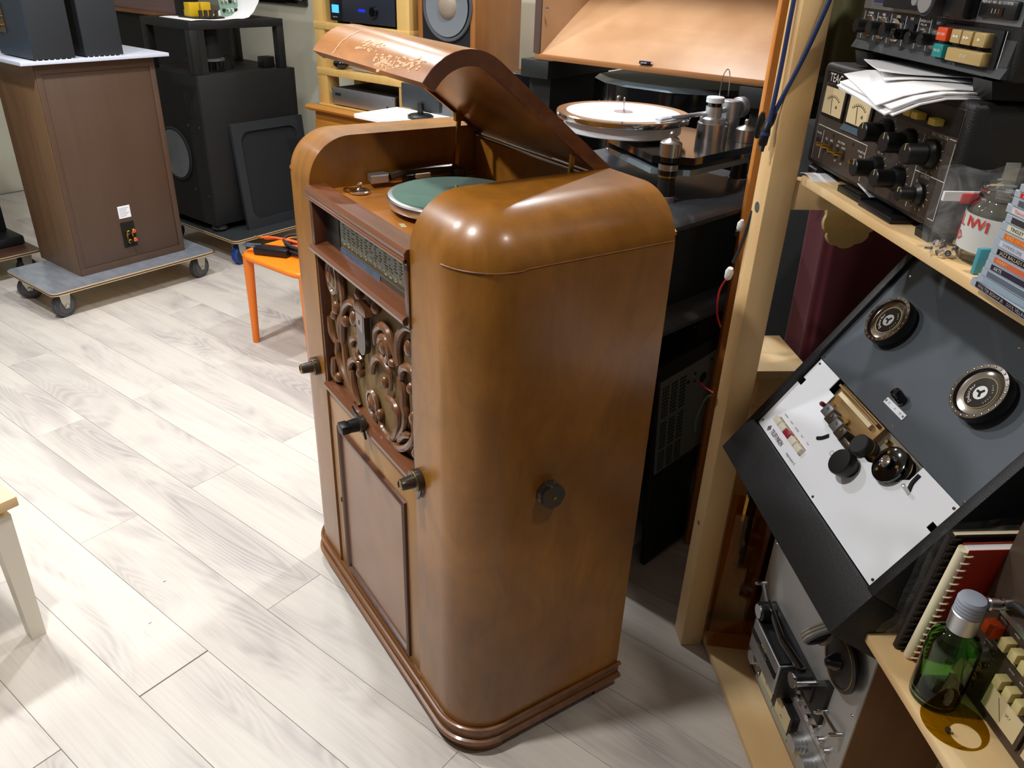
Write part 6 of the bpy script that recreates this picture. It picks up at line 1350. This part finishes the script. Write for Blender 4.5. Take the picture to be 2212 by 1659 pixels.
for i in range(n):
    j = (i+1) % n
    mb.bm.faces.new((va[0][i], va[0][j], va[2][j], va[2][i])); mb.bm.faces.new((va[1][i], va[1][j], va[3][j], va[3][i]))
    mb.bm.faces.new((va[0][i], va[0][j], va[1][j], va[1][i])); mb.bm.faces.new((va[2][i], va[2][j], va[3][j], va[3][i]))
mb.build('frame', M['charcoal'], gr); box('cloth', flat('grille_cloth', (24, 27, 30), 0.8), gr, 0.04, 0.46, 0.012, 0.016, 0.04, 0.56)
of = thing('open_frame_box', 'open black frame box with a horn driver standing on the bass cabinet', 'frame', PW(1.645, 3.285, 1.029), RZ_U)
box('top_board', M['black'], of, 0.0, 0.60, 0.0, 0.46, 0.222, 0.262, 0.002)
for x, y in ((0.0, 0.0), (0.555, 0.0), (0.0, 0.415), (0.555, 0.415)): box('upright', M['black'], of, x, x+0.045, y, y+0.045, 0.0, 0.222, 0.002)
box('upright_plate', M['black'], of, 0.045, 0.085, 0.0, 0.03, 0.0, 0.222); box('corner_block', M['black_plastic'], of, 0.48, 0.555, 0.05, 0.11, 0.0, 0.06, 0.004)
dv_ = thing('horn_driver', 'black cylindrical compression driver inside the open frame box', 'driver', PW(1.83, 3.42, 1.029), RZ_U)
MB().lathe([(0.075, 0), (0.078, 0.004), (0.078, 0.05), (0.074, 0.054)], (0, 0, 0), 'z', 32).build('magnet', M['black_gloss'], dv_); MB().lathe([(0.080, 0), (0.080, 0.012), (0.07, 0.014)], (0, 0, 0.054), 'z', 32).build('flange', M['greymetal'], dv_); MB().lathe([(0.066, 0), (0.060, 0.15)], (0, 0, 0.068), 'z', 28).build('cover', M['black_matt'], dv_)
MB().tube(smoothpath([(0.07, -0.02, 0.06), (0.11, -0.01, 0.075), (0.14, 0.0, 0.01), (0.15, 0.03, 0.003)], 5), 0.003, 6).build('lead', M['black_plastic'], dv_)
pa = thing('curled_paper', 'white sheet of paper curling up under the circuit boards on the open frame', 'paper', PW(1.74, 3.40, 1.2915), RZ_U)
rows = [[(-0.06+0.50*j/14, -0.09+0.30*i/8, 0.002 + 0.0024*math.sin(j) + (0.22*((j-9)/5)**2 if j > 9 else 0)) for j in range(15)] for i in range(9)]
MB().solid(rows, 0.001).build('sheet', M['paper'], pa)
cbd = thing('circuit_board', 'yellow capacitor crossover board lying on the curled paper', 'circuit board', PW(1.76, 3.42, 1.297), RZ_U)
box('board', M['black_plastic'], cbd, -0.02, 0.16, -0.06, 0.10, 0.0, 0.006)
for i in range(4): MB().cyl((0.02+i*0.032, -0.05, 0.006), 'z', 0.011, 0.035, 14).build('capacitor', M['bronze'], cbd)
for i in range(2): box('yellow_capacitor', M['yellowcap'], cbd, -0.01+i*0.07, 0.05+i*0.07, 0.0, 0.05, 0.006, 0.075, 0.003)
for i in range(2): MB().lathe([(0.006, 0), (0.024, 0.0), (0.024, 0.03), (0.006, 0.03)], (0.03+i*0.07, 0.075, 0.006), 'z', 18).build('coil', M['yellowcap'], cbd)
cbe = thing('circuit_board', 'pale green circuit board propped upright on the curled paper', 'circuit board', PW(1.97, 3.46, 1.299), RZ_U, R(-12))
box('board', M['pcb'], cbe, 0.0, 0.12, 0.0, 0.003, 0.0, 0.10)
for i in range(8): MB().box(0.012+0.026*(i % 4), 0.026+0.026*(i % 4), -0.012, 0.0, 0.02+0.045*(i//4), 0.036+0.045*(i//4), 0.001).build('component', M['chrome'] if i % 3 else M['black_plastic'], cbe)
fh = thing('far_horn', 'plum brown horn mouth of another loudspeaker behind the black boxes', 'loudspeaker', PW(2.2, 4.72, 0.99), RZ_W)
box('lower_lip', M['purple_wood'], fh, -0.45, 0.45, 0.0, 0.05, 0.255, 0.60, 0.004); box('rim', M['teak'], fh, -0.46, 0.46, -0.012, 0.0, 0.235, 0.258, 0.002); box('side_rim', M['teak'], fh, 0.45, 0.475, -0.012, 0.05, 0.235, 0.62, 0.002)
box('stand', M['black_matt'], fh, -0.42, 0.42, 0.02, 0.40, -0.99, 0.235, 0.004)
sb_ = box('side_box', M['black'], fh, 0.475, 0.62, -0.03, 0.05, 0.232, 0.62, 0.004)
pf = thing('framed_picture', 'framed abstract picture hanging on the far wall', 'picture', PW(2.75, 4.08, 1.325), RZ_W)
for a in ((-0.42, 0.415, -0.025, 0.0, 0.0, 0.03), (-0.42, 0.415, -0.025, 0.0, 0.57, 0.60), (-0.42, -0.39, -0.025, 0.0, 0.03, 0.57), (0.385, 0.415, -0.025, 0.0, 0.03, 0.57)): box('frame_bar', M['black_gloss'], pf, *a, 0.002)
pic = [(200, 170, 60), (60, 90, 120), (150, 40, 60), (120, 80, 90), (220, 190, 70), (225, 210, 120)]
for i, c in enumerate(pic): box('colour_field', plain('pic_%d_%d_%d' % c, c, 0.4), pf, -0.39+i*0.129, -0.39+(i+1)*0.129, -0.012, -0.004, 0.03, 0.57)

# ================================================================== dollies, brown loudspeaker and the boxes on top
def caster(root, x, y, ztop, r_, m, yaw, bracket=True):
    c_ = MB().lathe([(r_*0.90, 0), (r_, 0.006), (r_, 0.034), (r_*0.90, 0.040)], Vector((x, y, r_)) - Vector((math.cos(yaw), math.sin(yaw), 0))*0.02, (math.cos(yaw), math.sin(yaw), 0), 30).build('caster_wheel', m, root)
    for sg in (1, -1):
        p0 = Vector((x, y, r_)) + Vector((math.cos(yaw), math.sin(yaw), 0))*0.0205*sg
        MB().lathe([(r_*0.70, 0), (r_*0.68, 0.002), (0, 0.002)], p0, (sg*math.cos(yaw), sg*math.sin(yaw), 0), 26).build('wheel_disc', plain('hub_grey', (84, 84, 88), 0.5) if m != M['bluerubber'] else M['rubber_dark'], c_)
        q = [(-0.030, ztop), (0.030, ztop), (0.026, r_+0.028), (0.010, r_-0.012), (-0.010, r_-0.012), (-0.022, r_+0.03)]
        o = MB().prism(q, 'xz', -0.0015, 0.0015).build('fork', M['zinc'], c_)
        o.matrix_local = Matrix.Translation((x + math.cos(yaw)*0.026*sg, y + math.sin(yaw)*0.026*sg, 0)) @ Matrix.Rotation(yaw - math.pi/2, 4, 'Z')
        MB().lathe([(0.010, 0), (0.010, 0.005), (0.006, 0.008), (0, 0.008)], p0 + Vector((math.cos(yaw), math.sin(yaw), 0))*0.007*sg, (sg*math.cos(yaw), sg*math.sin(yaw), 0), 8).build('axle_nut', M['zinc'], c_)
    box('top_plate', M['zinc'], root, x-0.036, x+0.036, y-0.032, y+0.032, ztop-0.004, ztop)
def dolly(name, label, loc, w_, d_, zt, top, wheel, yaws, r_=0.058, edge=M['plyedge']):
    d0 = thing(name, label, 'dolly', loc, RZ_U)
    mb = MB(); pl = rr(0, w_, 0, d_, 0.03); mb.prism(pl, 'xy', zt-0.016, zt); mb.build('board', edge, d0)
    mb = MB(); mb.prism([(w_/2+(x-w_/2)*0.999, d_/2+(y-d_/2)*0.999) for x, y in pl], 'xy', zt, zt+0.0015); mb.build('board_face', top, d0)
    mb = MB(); mb.prism([(w_/2+(x-w_/2)*1.0006, d_/2+(y-d_/2)*1.0006) for x, y in pl], 'xy', zt-0.012, zt-0.005); mb.build('board_core', M['phenolic'], d0)
    for (x, y), ya in zip(((0.07, 0.07), (w_-0.07, 0.07), (0.07, d_-0.07), (w_-0.07, d_-0.07)), yaws): caster(d0, x, y, zt-0.016, r_, wheel, ya)
    return d0
dolly('furniture_dolly', 'silver film covered dolly with grey wheels under the brown loudspeaker', PW(0.59, 3.075, 0), 0.89, 0.49, 0.149, M['foil'], M['rubber'], (R(-80), R(-78), R(-120), R(-80)))
br = thing('brown_loudspeaker', 'tall brown veneered loudspeaker seen from behind on the silver dolly', 'loudspeaker', PW(0.80, 3.205, 0.1505), RZ_U)
box('cabinet', M['rosewood'], br, 0.0, 0.575, 0.001, 0.42, 0.0, 1.0, 0.003)
box('side_veneer', M['rosewood_l'], br, -0.003, 0.0, 0.0, 0.42, 0.0, 1.0, 0.001)
for x0, x1, z0, z1 in ((0.0, 0.575, 0.0, 0.035), (0.0, 0.575, 0.955, 1.0), (0.0, 0.028, 0.035, 0.955), (0.547, 0.575, 0.035, 0.955)): box('back_frame', M['rosewood'], br, x0, x1, -0.004, 0.001, z0, z1, 0.001)
lb2 = MB().box(0.248, 0.312, -0.0008, 0.001, 0.244, 0.306).build('maker_label', M['paper'], br)
rules(lb2, [(0.254, 0.295-i*0.008, 0.305-0.008*(i % 3), 0.295-i*0.008) for i in range(6)], plain('label_ink', (120, 120, 140)), 0.0016, y=-0.0010)
tw = MB().box(0.246, 0.318, -0.0012, 0.001, 0.090, 0.222).build('terminal_plate', M['black_matt'], br)
for x, z, m_ in ((0.268, 0.175, M['black_plastic']), (0.296, 0.178, M['redbtn']), (0.268, 0.128, M['black_plastic']), (0.296, 0.132, M['redbtn'])):
    b_ = MB().lathe([(0.009, 0), (0.009, 0.014), (0.011, 0.016), (0.011, 0.030), (0.008, 0.032), (0, 0.032)], (x, -0.001, z), '-y', 16).build('binding_post', M['brass'], tw); MB().lathe([(0.0085, 0), (0.0085, 0.004), (0, 0.004)], (x, -0.032, z), '-y', 14).build('post_cap', m_, b_)
for x in (0.268, 0.296): box('jumper', M['brass'], tw, x-0.004, x+0.004, -0.008, -0.004, 0.132, 0.174)
wp2 = box('white_board', flat('white_laminate', (206, 210, 224), 0.4), None, -0.07, 0.635, -0.05, 0.40, 0.0, 0.016, 0.001); tag(wp2, 'white laminate board lying on the brown loudspeaker', 'board'); place(wp2, PW(0.80, 3.205, 1.1512), RZ_U)
for x0, lab, m_, extra in ((0.0, 'left matt black box loudspeaker on the white board', plain('charcoal_blue', (44, 56, 70), 0.5), True), (0.235, 'right matt black box loudspeaker on the white board', M['black'], False)):
    b_ = thing('small_black_loudspeaker', lab, 'loudspeaker', PW(0.795+x0, 3.16 if extra else 3.172, 1.1675), RZ_U, group='black boxes on the white board')
    box('cabinet', plain('graphite', (40, 44, 48), 0.55), b_, 0.0, 0.182, 0.0, 0.32, 0.004, 0.50, 0.002); box('side_panel', m_, b_, -0.002, 0.0, 0.002, 0.318, 0.006, 0.498)
    for i in range(7): MB().lathe([(0.004, 0), (0.004, 0.004)], (0.014+i*0.0255, 0.006, 0.0), 'z', 8).build('pad', M['white'], b_)
    if extra:
        j = MB().box(-0.006, -0.002, 0.20, 0.30, 0.10, 0.22).build('terminal_plate', M['bronze'], b_)
        for z in (0.13, 0.165, 0.20): MB().lathe([(0.010, 0), (0.010, 0.022), (0, 0.024)], (-0.006, 0.225, z), '-x', 12).build('binding_post', M['brass'], j)
dolly('plywood_dolly', 'plywood dolly with blue wheels under the black bass cabinet', PW(1.62, 3.09, 0), 0.72, 0.80, 0.164, M['charcoal'], M['bluerubber'], (R(-80), R(-60), R(-80), R(-80)), 0.055)
dolly('brown_board_dolly', 'brown phenolic dolly partly hidden behind the brown loudspeaker', PW(0.30, 3.76, 0), 0.56, 0.70, 0.149, M['phenolic'], M['rubber_dark'], (R(-80), R(-80), R(-80), R(-80)), 0.05)
fb = thing('black_case_pedestal', 'black loudspeaker on a padded foot standing on the brown dolly', 'loudspeaker', PW(0.36, 4.02, 0.151), RZ_U)
box('body', M['black_matt'], fb, 0.0, 0.46, 0.02, 0.40, 0.05, 0.95, 0.006); box('padded_foot', M['black_vinyl'], fb, 0.30, 0.485, -0.12, 0.10, 0.0, 0.05, 0.012)

# ================================================================== orange chair with cables, white stool
ch = thing('orange_chair', 'orange moulded plastic chair half hidden behind the radiogram', 'chair', PW(1.10, 2.0, 0), RZ_U)
def seat_out(e=0.0): return rr(-0.025-e, 0.36+e, -0.21-e, 0.235+e, 0.075, 6)
mb = MB(); pl = seat_out(); mb.prism(pl, 'xy', 0.418, 0.446)
mb.build('seat', M['orange'], ch, sharp=60); 
mb = MB(); mb.tube([(x, y, 0.432) for x, y in seat_out(-0.002)], 0.015, 8, True); mb.build('seat_edge', M['orange'], ch, sharp=80)
for x, y, dx, dy in ((0.0, 0.205, -0.006, 0.008), (0.0, -0.18, -0.006, -0.008), (0.33, 0.205, 0.03, 0.008), (0.33, -0.18, 0.03, -0.008)):
    MB().tube([(x, y, 0.43), (x+dx*0.5, y+dy*0.5, 0.2), (x+dx, y+dy, 0.0)], [0.024, 0.019, 0.0155], 16).build('leg', M['orange'], ch)
rows = [[(0.30+0.05*(1-abs(j-4)/4)**0.5*0.5 + 0.09*(i/8), -0.205+0.43*j/8 + 0.02*(i/8)*(1 if j < 4 else -1)*abs(j-4)/4, 0.445+0.38*i/8) for j in range(9)] for i in range(9)]
MB().solid(rows, 0.014).build('backrest', M['orange'], ch, sharp=60)
pw = thing('power_adapter', 'flat black power adapter with its cord lying on the orange chair', 'adapter', PW(1.16, 2.07, 0.4475), RZ_U+R(-65))
MB().box(-0.10, 0.06, -0.03, 0.032, 0.0, 0.034, 0.006).build('body', M['black_plastic'], pw); 
for i in range(4): MB().tube(smoothpath([(-0.10, -0.012+i*0.006, 0.026), (-0.145, -0.016+i*0.006, 0.032+i*0.002), (-0.155, -0.004+i*0.006, 0.034), (-0.12, 0.004+i*0.004, 0.034), (-0.08, 0.006+i*0.003, 0.036)], 5), 0.0022, 6).build('cord', plain('slate_cord', (58, 70, 84), 0.5), pw)
oc = thing('orange_speaker_cable', 'orange speaker cables with brass ends lying on the orange chair', 'cable', PW(1.18, 2.03, 0.4475), RZ_U+R(-68))
for k, (dy, dz, ln) in enumerate(((0.05, 0.052, -0.15), (0.075, 0.042, -0.13), (0.03, 0.03, -0.02), (0.06, 0.024, -0.03))):
    MB().tube(smoothpath([(ln, dy, dz), (ln+0.08, dy+0.006, dz+0.004), (0.10, dy-0.012, dz-0.006), (0.26, dy-0.03, max(0.008, dz-0.026))], 6), 0.0052, 8).build('strand', M['orange_cable'], oc)
    if k < 2: MB().lathe([(0.006, 0), (0.006, 0.020), (0.003, 0.022), (0.003, 0.034)], (ln, dy, dz), (-1, -0.1, 0.05), 10).build('ferrule', M['brass'], oc)
bcx = thing('black_cable_coil', 'coiled black cable piled on the orange chair seat', 'cable', PW(1.27, 2.00, 0.4475), RZ_U)
for i in range(5):
    MB().tube([((0.075+0.006*math.sin(i*2))*math.cos(a), (0.11+0.01*math.cos(i*3))*math.sin(a), 0.010+i*0.010+0.004*math.sin(2*a+i)) for a in [2*math.pi*k/26 for k in range(26)]], 0.0075, 8, True).build('loop', plain('braided_black', (40, 38, 40), 0.6), bcx)
wl = thing('white_plug', 'white connector lying on the black cable coil', 'connector', PW(1.22, 1.90, 0.500), RZ_U); box('body', M['white'], wl, -0.02, 0.02, -0.03, 0.03, 0.0, 0.02, 0.004)
so = thing('white_stool', 'white legged stool with a pine seat at the left edge', 'stool', (-0.760, 0.945, 0), R(20))
box('seat', M['pine_x'], so, -0.36, 0.045, -0.032, 0.36, 0.418, 0.446, 0.003); box('apron', M['offwhite'], so, -0.33, 0.012, -0.012, 0.33, 0.36, 0.418, 0.002)
for x, y in ((0.0, 0.0), (-0.31, 0.0), (0.0, 0.31), (-0.31, 0.31)):
    mb = MB(); bm = mb.bm
    a = [bm.verts.new((x+sx*0.0175, y+sy*0.0175, 0)) for sx, sy in ((-1, -1), (1, -1), (1, 1), (-1, 1))]; b = [bm.verts.new((x+sx*0.0235, y+sy*0.0235, 0.40)) for sx, sy in ((-1, -1), (1, -1), (1, 1), (-1, 1))]
    bm.faces.new(a[::-1]); bm.faces.new(b)
    for i in range(4): bm.faces.new((a[i], a[(i+1) % 4], b[(i+1) % 4], b[i]))
    mb.build('leg', M['offwhite'], so)
